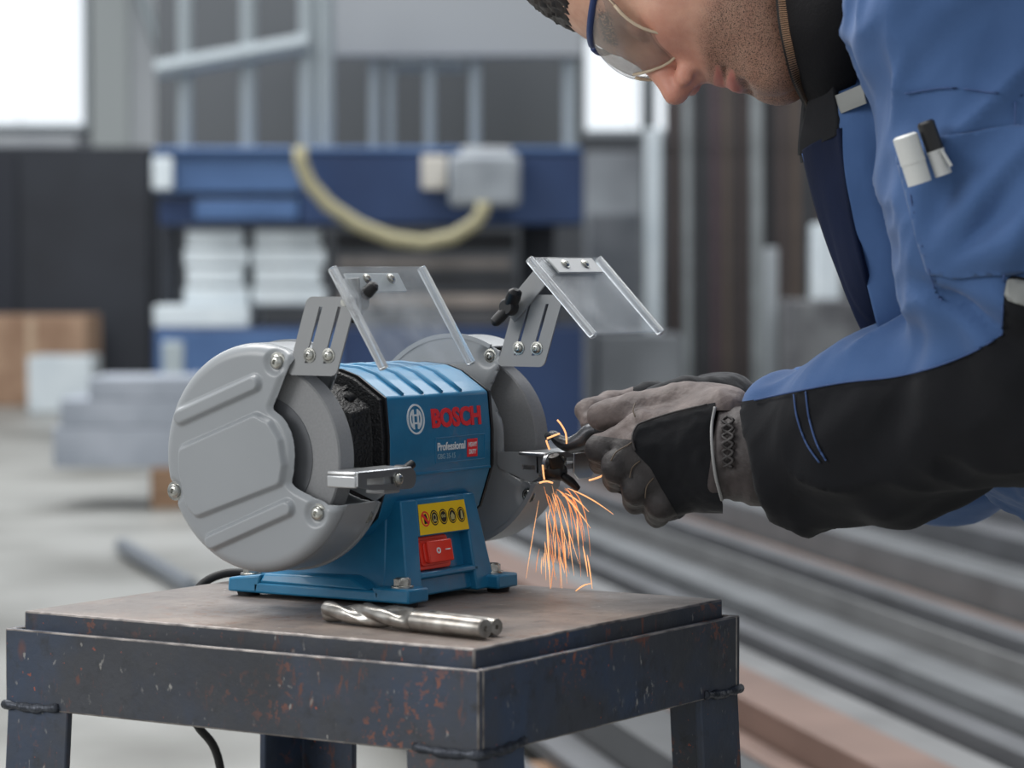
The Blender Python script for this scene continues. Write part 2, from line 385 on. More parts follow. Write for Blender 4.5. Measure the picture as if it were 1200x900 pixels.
def onfloor(name, label, cat, x0, y0, x1, D, th, m): return floorbox(name, label, cat, x0, y0, x1, D, th, m, bevel=.015)
onfloor('upright_sheet', 'tall narrow white sheet left of the upright bars', 'sheet', 756, 150, 776, 16.2, .05, M_white)
onfloor('steel_bin', 'tall grey steel bin behind the right eye shield', 'bin', 690, 250, 752, 18.5, .6, mat('bin_grey', lin(112,116,122), .6, var=lin(90,95,102), scale=4))
onfloor('steel_bin', 'low pale grey bin to the right of the blue machine base', 'bin', 700, 392, 800, 15.4, .5, mat('bin_pale', lin(128,132,136), .6, var=lin(104,108,112), scale=3))
onfloor('sheet_rack', 'white sheet bundle standing behind the right eye shield', 'sheets', 686, 178, 770, 21, .3, mat('bundle_grey', lin(150,156,162), .6, var=lin(120,124,130), scale=2))
onfloor('pale_bar', 'short pale bar standing right of the dark upright bars', 'bar', 897, 290, 912, 15.6, .06, mat('pale_bar', lin(150,156,160), .5))
onfloor('parts_crate', 'dark crate of metal parts behind the worker elbow', 'crate', 925, 352, 1030, 14.9, .6, mat('crate_dark', lin(74,74,78), .7, var=lin(110,112,114), scale=6))
onfloor('white_bin', 'bright white container seen between rack and jacket', 'container', 955, 262, 985, 15.55, .3, M_white)
# ------------------------------------------------------------------ long steel bars on the floor at the right
rng = random.Random(11)
bd = Vector(FH) - Vector(RGT)*.205; bd.normalize(); bn = Vector((bd.y, -bd.x, 0))
base0 = Vector(hall(0, 0, 0))
steels = [('steel_a', lin(124,127,130)), ('steel_b', lin(108,110,114)), ('steel_c', lin(140,141,142)), ('steel_d', lin(92,94,96)), ('steel_rust', lin(140,116,106))]
SM = [mat(n, c, .5, .35, var=tuple(v*.72 for v in c), scale=3, stretch=(1,1,1), detail=6) for n, c in steels]
o = .98; k = 0; cnt = {}
ORD = 'first second third fourth fifth sixth seventh eighth ninth tenth eleventh twelfth thirteenth fourteenth fifteenth sixteenth seventeenth eighteenth nineteenth twentieth'.split()
for zc in (0.06,):
    for i in range(2):
        p0 = base0 + bd*(6.2+6*i); mb = MB()
        e = bn*3.9
        q0 = base0 + bd*(5.2+5.5*i) + bn*(.9+.95*i); e = bn*(3.9-.95*i)
        mb.hexa([tuple(q0), tuple(q0+e), tuple(q0+e+bd*.12), tuple(q0+bd*.12)], [tuple(v+Vector((0,0,.1))) for v in (q0, q0+e, q0+e+bd*.12, q0+bd*.12)])
        tag(mb.build('timber_bearer', M_wood, base=True, bevel=.006), ('near', 'far')[i] + ' timber bearer under the long steel bars', 'timber')
while o < 4.7:
    wd = rng.choice([.06, .08, .1, .13]); h = rng.choice([.03, .05, .07, .1]); s = rng.choice([0, 0, 1, 1, 2, 3, 1])
    if 2.55 < o < 2.75 or 1.45 < o < 1.6: s = 4
    st = 3.2 + rng.uniform(-.3, .3); en = min(14.0, (o+.55)/.21) + rng.uniform(-1.2, .1)
    a = base0 + bd*((st+en)/2) + bn*(o+wd/2) + Vector((0,0,.101)); hl = (en-st)/2
    mb = MB(); kind = rng.random(); hw = wd/2
    prof = [(-hw,0),(hw,0),(hw,h),(-hw,h)]
    if kind < .3 and wd >= .08: prof = [(-hw,0),(hw,0),(hw,.008),(-hw+.008,.008),(-hw+.008,h),(-hw,h)]
    mb.prism(prof, lambda u, v, w: (u, w, v), -hl, hl)
    tn = ('mid grey', 'dark grey', 'pale grey', 'near black', 'rust brown')[s]; cnt[s] = cnt.get(s, 0)+1
    lb = ORD[cnt[s]-1] + ' ' + tn + ' steel bar lying on the floor, counted from the table side'
    ob = mb.build('steel_bar', SM[s], bevel=.003); ob.location = a; ob.rotation_euler.z = math.atan2(-bd.x, bd.y)
    tag(ob, lb, 'steel bar', 'rust brown bars on the floor' if s == 4 else ('mid grey', 'dark grey', 'pale grey', 'near black')[s] + ' bars on the floor')
    o += wd + rng.choice([.008, .012, .025, .04]); k += 1
# ------------------------------------------------------------------ worn steel table
def worn_steel(name, paint, dark, rust, light, sc=1.0, rough=.5, metal=.0, rustpos=.62, bare=(.4,.4,.4), horiz=False):
    if name in MATS: return MATS[name]
    mt = bpy.data.materials.new(name); mt.use_nodes = True; nt = mt.node_tree; L = nt.links.new
    p = nt.nodes['Principled BSDF']; tc = nd(nt, 'ShaderNodeTexCoord')
    def noise(scale, detail=6, rough_=.6, off=0, st=(1,1,1)):
        mp = nd(nt, 'ShaderNodeMapping'); mp.inputs['Location'].default_value = (off, off*.7, off*1.3); mp.inputs['Scale'].default_value = st
        L(tc.outputs['Object'], mp.inputs['Vector'])
        n = nd(nt, 'ShaderNodeTexNoise', Scale=scale*sc, Detail=detail, Roughness=rough_); L(mp.outputs[0], n.inputs['Vector']); return n.outputs['Fac']
    def ramp(f, a, b):
        m_ = nd(nt, 'ShaderNodeMapRange'); m_.inputs['From Min'].default_value = a; m_.inputs['From Max'].default_value = b; L(f, m_.inputs['Value']); return m_.outputs[0]
    def mix(f, c1, c2):
        m_ = nd(nt, 'ShaderNodeMix', data_type='RGBA'); L(f, m_.inputs['Factor'])
        for s_, c in ((6, c1), (7, c2)):
            if hasattr(c, 'default_value') or not isinstance(c, tuple): L(c, m_.inputs[s_])
            else: m_.inputs[s_].default_value = (*c, 1)
        return m_.outputs[2]
    def mul(a, b):
        m_ = nd(nt, 'ShaderNodeMath', operation='MULTIPLY'); L(a, m_.inputs[0]); L(b, m_.inputs[1]); return m_.outputs[0]
    c = mix(ramp(noise(9), .40, .60), paint, dark)
    c = mix(ramp(noise(60, 4, .7, 3), .55, .75), c, tuple(v*.5 for v in dark))
    rm = mul(ramp(noise(14, 3, .5, 7), .54, .64), ramp(noise(140, 5, .65, 9), rustpos-.07, rustpos-.03))
    c = mix(rm, c, rust)
    rm3 = mul(ramp(noise(9, 3, .5, 21), .66, .69), ramp(noise(40, 5, .65, 29, (1,1,.4)), .42, .52))
    c = mix(rm3, c, tuple(v*.8 for v in rust))
    rm2 = ramp(noise(170, 3, .6, 15), .69, .72); c = mix(rm2, c, (rust[0]*1.6, rust[1]*1.1, rust[2]))
    c = mix(mul(ramp(noise(110, 5, .65, 33, (1,1,.35)), .58, .64), ramp(noise(14, 3, .5, 37), .50, .60)), c, tuple(v*.75 for v in rust))
    c = mix(ramp(noise(5, 4, .6, 41), .45, .7), c, tuple(v*.62 for v in dark))
    sm = mul(ramp(noise(150, 4, .6, 5, (1, 1, .5)), .64, .70), ramp(noise(22, 3, .5, 11), .45, .6)); c = mix(sm, c, light)
    L(c, p.inputs['Base Color'])
    r_ = nd(nt, 'ShaderNodeMapRange'); r_.inputs['To Min'].default_value = rough-.15; r_.inputs['To Max'].default_value = rough+.2; L(noise(40, 5, .6, 2), r_.inputs['Value']); L(r_.outputs[0], p.inputs['Roughness'])
    p.inputs['Metallic'].default_value = metal
    b = nd(nt, 'ShaderNodeBump', Strength=.35, Distance=.001); L(noise(130, 5, .65, 1), b.inputs['Height']); L(b.outputs[0], p.inputs['Normal'])
    MATS[name] = mt; return mt
M_frame = worn_steel('worn_blue_steel', lin(50,64,86), lin(58,61,68), lin(126,78,64), lin(150,148,144))
M_top = worn_steel('worn_table_top', lin(146,132,123), lin(112,104,100), lin(126,100,86), lin(188,180,172), sc=.8, rough=.42, metal=.3)
M_edge = mat('worn_edge_steel', lin(150,144,140), .45, .5, var=lin(84,80,80), scale=60, detail=6)
M_weld = mat('weld_bead', lin(74,78,86), .4, .6, var=lin(50,54,62), scale=120, bump=.6, bscale=260)
x0, x1, y0, y1, e = -.252, .1148, -.2639, .1602, .0105
tb = empty('work_table', ((x0+x1)/2, (y0+y1)/2, 0)); tag(tb, 'worn dark blue steel work table with thick bare metal top plate', 'table')
def tpart(mb, name, m, bevel=.0012, **kw):
    off = np.array(tb.location); mb.v = [tuple(np.array(q)-off) for q in mb.v]; return mb.build(name, m, tb, bevel=bevel, **kw)
# plate: slightly uneven outline
rng = random.Random(2); poly = []
def edge(a, b, n, amp):
    for i in range(n):
        t = i/n; nx, ny = (b[1]-a[1]), -(b[0]-a[0]); l = math.hypot(nx, ny)
        j = rng.uniform(-amp, amp) if i else 0
        poly.append((a[0]+(b[0]-a[0])*t+nx/l*j, a[1]+(b[1]-a[1])*t+ny/l*j))
edge((x0,y0),(x1,y0),26,.0006); edge((x1,y0),(x1,y1),20,.0006); edge((x1,y1),(x0,y1),20,.0006); edge((x0,y1),(x0,y0),30,.0007)
mb = MB(); mb.prism(poly, lambda u, v, w: (u, v, w), T-.019, T); pl_ = tpart(mb, 'top_plate', M_frame, .0016); pl_.data.materials.append(M_top); pl_.data.materials.append(M_edge); pl_.modifiers['bevel'].material = 2
for q in pl_.data.polygons:
    if q.normal.z > .9: q.material_index = 1
t0 = T-.0135; fh = .062; th = .006
fx0, fx1, fy0, fy1 = x0-e, x1+e, y0-e, y1+e
for nm, (a, b, c, d) in dict(left=(fx0, fx0+th, fy0, fy1), right=(fx1-th, fx1, fy0, fy1), front=(fx0+th, fx1-th, fy0, fy0+th), back=(fx0+th, fx1-th, fy1-th, fy1)).items():
    mb = MB(); mb.box(a, b, c, d, t0-fh, t0); rl = tpart(mb, 'frame_rail', M_frame, .0013); rl.data.materials.append(M_edge); rl.modifiers['bevel'].material = 1
for nm, (a, b, c, d) in dict(l=(fx0+th, fx0+.05, fy0+th, fy1-th), r=(fx1-.05, fx1-th, fy0+th, fy1-th)).items():
    mb = MB(); mb.box(a, b, c, d, T-.025, T-.0195); tpart(mb, 'support_flange', M_frame, .001)
zl = t0-fh+.002
for sx, sy, cx, cy in ((-1,-1,fx0,fy0),(1,-1,fx1,fy0),(-1,1,fx0,fy1),(1,1,fx1,fy1)):
    w = .062; sp = .045; t_ = .008
    ix, iy = -sx, -sy
    t_l = .007; k_ = sp*zl*.8; ox, oy = cx+ix*.001, cy+iy*.001
    sec = [(ox, oy), (ox+ix*w, oy), (ox+ix*w, oy+iy*t_l), (ox+ix*t_l, oy+iy*t_l), (ox+ix*t_l, oy+iy*w), (ox, oy+iy*w)]
    mb = MB(); mb.add([(u+sx*k_, v+sy*k_, 0) for u, v in sec]+[(u, v, zl) for u, v in sec], [tuple(range(6))[::-1], tuple(range(6, 12))]+[(i, (i+1) % 6, 6+(i+1) % 6, 6+i) for i in range(6)])
    lg = tpart(mb, 'leg', M_frame, .0018)
    # weld bead along the joint
    pts = [(cx+ix*t_*7.5, cy, zl+.002), (cx+ix*.03, cy-sy*.0, zl-.001), (cx, cy, zl), (cx, cy+iy*.03, zl-.001), (cx, cy+iy*.06, zl+.002)]
    pp = []; 
    for i in range(len(pts)-1):
        for j in range(6): pp.append(Vector(pts[i]).lerp(Vector(pts[i+1]), j/6))
    mb = MB(); mb.tube(pp, [.0036+.0006*math.sin(i*2.1)+.0005*math.sin(i*5.3) for i in range(len(pp))], 10); tpart(mb, 'weld_bead', M_weld, 0, smooth=180)
# ------------------------------------------------------------------ bench grinder (local origin on the table top)
GR = empty('bench_grinder', (0, 0, T)); tag(GR, 'blue and grey twin wheel bench grinder bolted on the steel table', 'grinder')
AX = .121
M_blue = mat('grinder_blue', lin(34,120,162), .38, var=lin(30,113,154), scale=60, bump=.06, bscale=700, coat=.15)
M_grey = mat('guard_grey', lin(152,156,160), .30, var=lin(147,151,155), scale=8, bump=.03, bscale=900)
M_grey2 = mat('bracket_grey', lin(140,142,144), .42, .15)
M_cast = mat('black_cast', lin(30,30,32), .5, bump=.8, bscale=420, var=lin(22,22,24), scale=90)
M_stone = mat('grinding_stone', lin(140,141,143), .85, var=lin(134,135,137), scale=500, bump=.12, bscale=1200)
M_zinc = mat('zinc_screw', lin(196,196,190), .25, .9, var=lin(150,150,146), scale=160)
M_chrome = mat('satin_steel', lin(190,192,194), .3, .9)
M_black = mat('black_plastic', lin(24,24,26), .45)
M_red = mat('switch_red', lin(242,66,50), .35)
M_ink = mat('print_white', lin(235,238,240), .5)
M_redink = mat('print_red', lin(236,44,52), .45)
M_yel = mat('label_yellow', lin(250,208,20), .45)
M_pblk = mat('print_black', lin(20,18,14), .5)
hous = None
prof = [(-.0625,.166),(-.0655,.135),(-.0655,.104),(-.054,.070),(-.036,.054),(.036,.054),(.054,.070),(.0655,.104),(.0655,.135),(.0625,.166),(.050,.174),(.036,.183),(.020,.188),(0,.1895),(-.020,.188),(-.036,.183),(-.050,.174)]
def X3(u, v, w): return (w, u, v)
mb = MB(); mb.prism(prof, X3, -.0735, .0745)
housing = mb.build('motor_housing', M_blue, GR, bevel=.0022, seg=3)
tag(housing, 'blue ribbed motor housing')
# raised ribs over the top chamfer
for xr in (-.048, -.020, .008, .036, .0):
    if xr == .0: continue
    mb = MB(); pts = [(xr, -.0600, .1672), (xr, -.050, .1740), (xr, -.036, .1830), (xr, -.020, .1880), (xr, 0, .1895), (xr, .02, .1880)]
    mb.tube(pts, [.0022,.0024,.0024,.0024,.0024,.0022], 10); mb.build('cooling_rib', M_blue, housing, smooth=180)
for s, xa in ((-1, -.0735), (1, .0745)):     # black gasket line and end bell
    def sc_(k): return [(u*k, (v-AX)*k+AX) for u, v in prof]
    mb = MB(); mb.prism(sc_(1.006), X3, xa, xa+s*.0025); mb.build('gasket', M_black, GR)
    bell = MB(); n = len(prof); rings = [(sc_(.975), xa+s*.0025), (sc_(.975), xa+s*.007), (sc_(.83), xa+s*.0085), (sc_(.74), xa+s*.026), (sc_(.5), xa+s*.036), (sc_(.4), xa+s*.044)]
    v = [(x_, u, w) for r_, x_ in rings for u, w in r_]; f = [tuple(range(n)), tuple((len(rings)-1)*n+i for i in range(n))]
    for i in range(len(rings)-1): f += [(i*n+k, i*n+(k+1) % n, (i+1)*n+(k+1) % n, (i+1)*n+k) for k in range(n)]
    bell.add(v, f)
    eb = bell.build('end_bell', M_cast, GR, bevel=.001)
    for ang in (128, 52, 232, 308):          # screw bosses with walls
        a = math.radians(ang); cy, cz = math.cos(a)*.063, AX+math.sin(a)*.061
        t = Vector((0, -math.sin(a), math.cos(a))); r_ = Vector((0, math.cos(a), math.sin(a)))
        for d_ in (-.0105, .0105):
            mb = MB(); c0 = Vector((xa+s*.004, cy, cz)) + t*d_; c1 = Vector((xa+s*.026, cy, cz)) + t*d_ - r_*.016
            mb.hexa([tuple(c0-t*.002-r_*.020), tuple(c0+t*.002-r_*.020), tuple(c0+t*.002+r_*.003), tuple(c0-t*.002+r_*.003)],
                    [tuple(c1-t*.002-r_*.018), tuple(c1+t*.002-r_*.018), tuple(c1+t*.002+r_*.001), tuple(c1-t*.002+r_*.001)])
            mb.build('boss_wall', M_cast, eb, bevel=.0008)
        p_ = Vector((xa+s*.008, cy, cz)) - r_*.006
        mb = MB(); mb.lathe([(.0052,0),(.0052,.006),(.0046,.0085),(.0024,.0096),(.0022,.007),(.0001,.007)], p_, (s,0,0), 20); mb.build('end_bell_screw', M_black, eb)
# wheel guards -------------------------------------------------------------
openA = [(-.042,.092),(-.036,.076),(-.031,.067),(-.0195,.0435),(-.0182,.041),(-.0185,.0385),(-.021,.0365),(-.028,.032),(-.034,.024),(-.0372,.016),(-.0385,.008),(-.0385,-.001),(-.0375,-.010),(-.0362,-.0155),(-.0364,-.0185),(-.042,-.0225),(-.055,-.0275),(-.068,-.0325),(-.073,-.0335),(-.110,-.0345),(-.13,0),(-.11,.1)]
openB = [(-.046,.095),(-.0462,.068),(-.044,.060),(-.036,.044),(-.0365,.040),(-.044,.026),(-.049,.012),(-.050,-.004),(-.050,-.020),(-.058,-.0285),(-.077,-.0335),(-.110,-.0345),(-.13,0),(-.11,.1)]
def smooth_poly(P, a, b, n=5):              # spline through the points a..b of an outline
    mid = catmull([(u, v, 0) for u, v in P[a:b+1]], n); return P[:a]+[(q.x, q.y) for q in mid]+P[b+1:]
openA = smooth_poly(openA, 1, 19); openB = smooth_poly(openB, 1, 11)
RG = .0900
def rim_drop(r):                             # pressed dish edge
    k = np.clip((r-(RG-.011))/.011, 0, 1); return .011*(1-np.sqrt(np.maximum(0, 1-k**2.2)))
def stad(Y, Z, a, b, w):
    a = np.array(a); b = np.array(b); d = b-a; t = np.clip(((Y-a[0])*d[0]+(Z-a[1])*d[1])/(d@d), 0, 1)
    return np.hypot(Y-a[0]-t*d[0], Z-a[1]-t*d[1])-w
panel = [(.065,.001),(-.0045,.0275),(-.0145,.0235),(-.0225,.0125),(-.0255,-.004),(-.0235,-.0140),(.0530,-.0410),(.0585,-.0360),(.065,-.012)]
boltsA = [(-.022,.0755),(.0800,-.029),(-.061,-.0405)]
def guard(side, detail):
    na, nr = (400, 96) if detail else (160, 40)
    rs = np.r_[np.linspace(.00002, RG-.012, nr), np.linspace(RG-.0115, RG, 14)]; an = np.linspace(0, 2*np.pi, na, endpoint=False)
    Rr, A = np.meshgrid(rs, an, indexing='ij'); Y = Rr*np.cos(A); Z = Rr*np.sin(A)
    h = rim_drop(Rr)
    emb = np.maximum.reduce([sstep(-stad(Y, Z, (.071,.0305), (-.002,.0585), .0066), -.0016, .0026), sstep(-stad(Y, Z, (.040,-.0675), (-.034,-.0375), .0066), -.0016, .0026), sstep(-(poly_sdf(Y, Z, panel)-.0075), -.0016, .0026)])
    h = h - .0046*emb
    # edge of the opening is flanged inwards, dimples at the bolts
    h = h + .0034*sstep(-poly_sdf(Y, Z, openA), -.0055, .0012)
    for by, bz in boltsA: h = h + .0028*sstep(-np.hypot(Y-by, Z-bz), -.0120, -.0062)
    xs = side*(.166 - h)
    V = np.c_[xs.ravel(), Y.ravel(), (Z+AX).ravel()]
    n1, n2 = len(rs), na; i, j = np.meshgrid(np.arange(n1-1), np.arange(n2), indexing='ij'); j2 = (j+1) % n2
    a, b, c, d = i*n2+j, (i+1)*n2+j, (i+1)*n2+j2, i*n2+j2
    Tr = np.r_[np.c_[a.ravel(), b.ravel(), c.ravel()], np.c_[a.ravel(), c.ravel(), d.ravel()]]
    V, Tr = clip_tris(V, Tr, -poly_sdf(Y.ravel(), Z.ravel(), openA))
    g = link('wheel_guard', V, Tr, M_grey, GR, smooth=50)
    md = g.modifiers.new('sheet', 'SOLIDIFY'); md.thickness = .0014; md.offset = -1
    tag(g, 'grey pressed steel wheel guard')
    # rim band
    a0, a1 = math.radians(-158), math.radians(115.5); n = 110
    mb = MB(); ring = []
    xo, xi = side*.1560, side*.116
    for k in range(n+1):
        t = a0+(a1-a0)*k/n; cy, cz = math.cos(t), math.sin(t)
        ring += [(xo, cy*RG, AX+cz*RG), (xi, cy*RG, AX+cz*RG), (xi, cy*(RG-.0016), AX+cz*(RG-.0016)), (xo, cy*(RG-.0016), AX+cz*(RG-.0016))]
    f = [(4*k+q, 4*k+(q+1) % 4, 4*k+4+(q+1) % 4, 4*k+4+q) for k in range(n) for q in range(4)] + [(0,1,2,3), (4*n, 4*n+3, 4*n+2, 4*n+1)]
    mb.add(ring, f); mb.build('guard_band', M_grey, g, smooth=40)
    # slightly wider lip at the inner side
    mb = MB(); ring = []
    for k in range(n+1):
        t = a0+(a1-a0)*k/n; cy, cz = math.cos(t), math.sin(t)
        for r_, x_ in ((RG+.0018, xi), (RG+.0018, xi-side*.003), (RG-.002, xi-side*.003), (RG-.002, xi)): ring.append((x_, cy*r_, AX+cz*r_))
    mb.add(ring, f); mb.build('guard_lip', M_grey, g, smooth=40)
    # inner wall
    rs2 = np.linspace(.030, RG, 30); an2 = np.linspace(0, 2*np.pi, 200, endpoint=False)
    Rr, A = np.meshgrid(rs2, an2, indexing='ij'); Y = Rr*np.cos(A); Z = Rr*np.sin(A)
    h = .003*sstep(-poly_sdf(Y, Z, openB), -.004, .0004)
    for by, bz in ((-.036,.073),(-.0745,-.0445),(.078,.01)): h = h + .004*sstep(-np.hypot(Y-by, Z-bz), -.011, -.005)
    V = np.c_[(side*(.116+h)).ravel(), Y.ravel(), (Z+AX).ravel()]; n1, n2 = 30, 200
    i, j = np.meshgrid(np.arange(n1-1), np.arange(n2), indexing='ij'); j2 = (j+1) % n2
    a, b, c, d = i*n2+j, (i+1)*n2+j, (i+1)*n2+j2, i*n2+j2
    Tr = np.r_[np.c_[a.ravel(), b.ravel(), c.ravel()], np.c_[a.ravel(), c.ravel(), d.ravel()]]
    V, Tr = clip_tris(V, Tr, -poly_sdf(Y.ravel(), Z.ravel(), openB))
    w = link('guard_inner_wall', V, Tr, M_grey, g, smooth=50)
    md = w.modifiers.new('sheet', 'SOLIDIFY'); md.thickness = .0014
    for (by, bz) in boltsA:
        screw(Vector((side*.1625, by, AX+bz)), Vector((side,0,0)), .0062, g, 'guard_bolt')
    for (by, bz) in ((-.036,.073),(-.0745,-.0445)):
        screw(Vector((side*.1185, by, AX+bz)), Vector((-side,0,0)), .005, g, 'guard_bolt')
    return g
def screw(p_, ax, r, par, name='screw', m=None):
    """pan head screw on a washer with a cross recess"""
    mb = MB(); mb.lathe([(r*1.25,-.0006),(r*1.25,.0006),(r*.92,.0007),(r*.92,r*.34),(r*.74,r*.58),(r*.4,r*.70),(r*.30,r*.70),(r*.24,r*.42),(.0001,r*.42)], p_, ax, 24)
    o = mb.build(name, m or M_zinc, par, smooth=40)
    return o
guardL = guard(-1, True); guardR = guard(1, True)
# wheels ---------------------------------------------------------------------
for s in (-1, 1):
    mb = MB(); c = Vector((s*.142, 0, AX)); R_ = .0738
    mb.lathe([(.008,-.010),(.040,-.010),(.041,-.0100),(R_-.0012,-.0100),(R_,-.0088),(R_,.0088),(R_-.0012,.010),(.041,.010),(.040,.010),(.008,.010)], c, (1,0,0), 128)
    w = mb.build('grinding_wheel', M_stone, GR, smooth=40)
    mb = MB(); mb.lathe([(.0480,s*.0100),(.0480,s*.0106)], c, (1,0,0), 64); mb.lathe([(.0336,-s*.0108),(.0336,-s*.0100)], c, (1,0,0), 64); mb.build('paper_disc', mat('wheel_blotter', lin(92,94,98), .8, var=lin(104,106,110), scale=40), w)
    mb = MB(); mb.lathe([(.0300,0),(.0300,.002),(.0275,.004),(.012,.0045),(.011,.012),(.009,.012)], c+Vector((-s*.0108,0,0)), (-s,0,0), 48); mb.build('wheel_flange', mat('flange_steel', lin(150,152,155), .3, .8), w)
    mb = MB(); mb.lathe([(.0085,0),(.0085,.048)], (s*.128,0,AX), (-s,0,0), 24); mb.build('shaft', M_chrome, w)
    mb = MB(); mb.lathe([(.0300,0),(.0300,.002),(.0275,.004),(.012,.0045)], c+Vector((s*.010,0,0)), (s,0,0), 48); mb.build('wheel_flange', M_cast, w)
# eye shield brackets ----------------------------------------------------------
def rrect(w, h, r, n=4):
    pts = []
    for cx, cy, a in ((w-r, h-r, 0), (r, h-r, 90), (r, r, 180), (w-r, r, 270)):
        for k in range(n+1): t = math.radians(a+90*k/n); pts.append((cx+r*math.cos(t), cy+r*math.sin(t)))
    return pts
def slot_plate(mb, poly, slots, fn, a, b):
    """flat plate with slot holes, extruded from a to b (bmesh triangle fill)"""
    bm = bmesh.new(); loops = []
    for pl in [poly]+slots:
        vs = [bm.verts.new((u, v, 0)) for u, v in pl]; es = [bm.edges.new((vs[i], vs[(i+1) % len(vs)])) for i in range(len(vs))]; loops.append((vs, es))
    bmesh.ops.triangle_fill(bm, use_beauty=True, use_dissolve=False, edges=[e for _, es in loops for e in es])
    bm.verts.index_update(); n = len(bm.verts); P = [(v.co.x, v.co.y) for v in bm.verts]
    fs = [tuple(v.index for v in f.verts) for f in bm.faces]
    v = [fn(u, w, a) for u, w in P]+[fn(u, w, b) for u, w in P]; f = [q[::-1] for q in fs]+[tuple(i+n for i in q) for q in fs]
    for vs, es in loops:
        ids = [x.index for x in vs]
        f += [(ids[i], ids[(i+1) % len(ids)], n+ids[(i+1) % len(ids)], n+ids[i]) for i in range(len(ids))]
    bm.free(); return mb.add(v, f)
def shield_set(side, px, pbl, tilt, hinge, shield, lab, arm_side):
    ct, st = math.cos(tilt), math.sin(tilt)
    # u runs to the front (-y), v up along the leaning plate
    def F(u, v, w): return (w, pbl[0]-u*ct-v*st, pbl[1]+v*ct-u*st*0)
    W_, H_ = .0490, .0640
    sl = lambda u: [(u-.0016, .010), (u+.0016, .010), (u+.0016, .056), (u-.0016, .056)]
    mb = MB(); slot_plate(mb, rrect(W_, H_, .005), [sl(.016), sl(.0345)], F, px, px+.0016)
    br = mb.build('shield_bracket', M_grey2, GR, smooth=40)
    for u in (.0175, .0365): screw(Vector(F(u, .0165, px)), Vector((-1,0,0)), .0046, br, 'bracket_screw')
    # tab joining the plate to the guard end
    mb = MB(); q = F(.010, .012, 0); mb.box(px+.0017, px+.034, q[1]-.008, q[1]+.008, q[2]+.004, q[2]+.006); mb.build('bracket_tab', M_grey2, br, bevel=.0008)
    # arm: strap from the hinge up to the shield, then a flange along the shield
    (ty, tz), (by, bz), xa, xb = shield
    d = Vector((0, by-ty, bz-tz)).normalized(); nrm = Vector((0, -d.z, d.y))       # shield normal
    if nrm.y > 0: nrm = -nrm
    ax_ = px + arm_side*.0035
    hy, hz = hinge; top = Vector((ax_, ty, tz)) + d*.010 ; hv = Vector((ax_, hy, hz)); sd = (top-hv).normalized(); sn = Vector((0, -sd.z, sd.y))*.0085
    mb = MB(); mb.hexa([tuple(hv-sn-sd*.010), tuple(hv+sn-sd*.010), tuple(hv+sn-sd*.010+Vector((.0018,0,0))), tuple(hv-sn-sd*.010+Vector((.0018,0,0)))], [tuple(top-sn), tuple(top+sn), tuple(top+sn+Vector((.0018,0,0))), tuple(top-sn+Vector((.0018,0,0)))])
    off = nrm*(.003 if lab == 'R' else -.003)
    arm = mb.build('shield_arm', M_grey2, GR, bevel=.0006)
    fa, fb = (ax_, ax_+.072) 
    o_ = Vector((0, ty, tz)) + off
    mb = MB(); pts = [Vector((fa,0,0))+o_+d*.004, Vector((fb,0,0))+o_+d*.004, Vector((fb,0,0))+o_+d*.021, Vector((fa,0,0))+o_+d*.021]
    n2 = nrm*.0008
    mb.hexa([tuple(p_-n2) for p_ in pts], [tuple(p_+n2) for p_ in pts]); mb.build('arm_flange', mat('flange_light', lin(176,178,178), .4, .1), arm, bevel=.0005)
    # knob on the hinge
    mb = MB(); kx = ax_ + arm_side*.004; 
    mb.lathe([(.006,0),(.0075,.002),(.0075,.010),(.006,.012)], (kx, hy, hz), (arm_side,0,0), 20)
    kc = Vector((kx+arm_side*.006, hy, hz)); wd_ = Vector((0, -.62, .78))
    for q in (-1, 1):                        # two flattened wings
        mb.tube([kc+wd_*q*.003, kc+wd_*q*.010+Vector((arm_side*.003,0,0)), kc+wd_*q*.0165+Vector((arm_side*.006,0,0)), kc+wd_*q*.019+Vector((arm_side*.0065,0,0))], [.0060,.0068,.0062,.0030], 14, sx=.75)
    mb.build('shield_knob', M_black, arm, smooth=40, bevel=.0006)
    mb = MB(); mb.lathe([(.003,-.006),(.003,.012)], (px, hy, hz), (arm_side,0,0), 12); mb.build('hinge_bolt', M_zinc, arm)
    # clear shield with two rolled side rails
    L_ = math.hypot(by-ty, bz-tz); mb = MB(); q = nrm*.00125
    c0 = [Vector((xa,ty,tz)), Vector((xb,ty,tz)), Vector((xb,by,bz)), Vector((xa,by,bz))]
    mb.hexa([tuple(p_-q) for p_ in c0], [tuple(p_+q) for p_ in c0])
    sh = mb.build('eye_shield', M_clear, GR, bevel=.0008); tag(sh, 'clear plastic eye shield')
    for xq in (xa, xb):
        mb = MB(); mb.tube([Vector((xq, ty, tz))-q*1.2, Vector((xq, by, bz))-q*1.2], .0038, 16); mb.build('shield_rail', M_clear2, sh, bevel=.0006)
    for u in (.020, .052):
        sgn = nrm if True else -nrm
        screw(Vector((fa+u, ty, tz))+d*.0115+nrm*(.0042 if lab == 'R' else .0016), sgn, .0036, sh, 'shield_screw')
    return br
M_clear = bpy.data.materials.new('clear_plastic'); M_clear.use_nodes = True
nt = M_clear.node_tree; p_ = nt.nodes['Principled BSDF']; out = nt.nodes['Material Output']
p_.inputs['Base Color'].default_value = (.72, .75, .78, 1); p_.inputs['Roughness'].default_value = .12; p_.inputs['Specular IOR Level'].default_value = .8
tr = nd(nt, 'ShaderNodeBsdfTransparent'); tr.inputs['Color'].default_value = (.93, .95, .96, 1)
mx = nd(nt, 'ShaderNodeMixShader'); n_ = nd(nt, 'ShaderNodeTexNoise', Scale=26, Detail=6); tcn = nd(nt, 'ShaderNodeTexCoord'); mr = nd(nt, 'ShaderNodeMapRange')
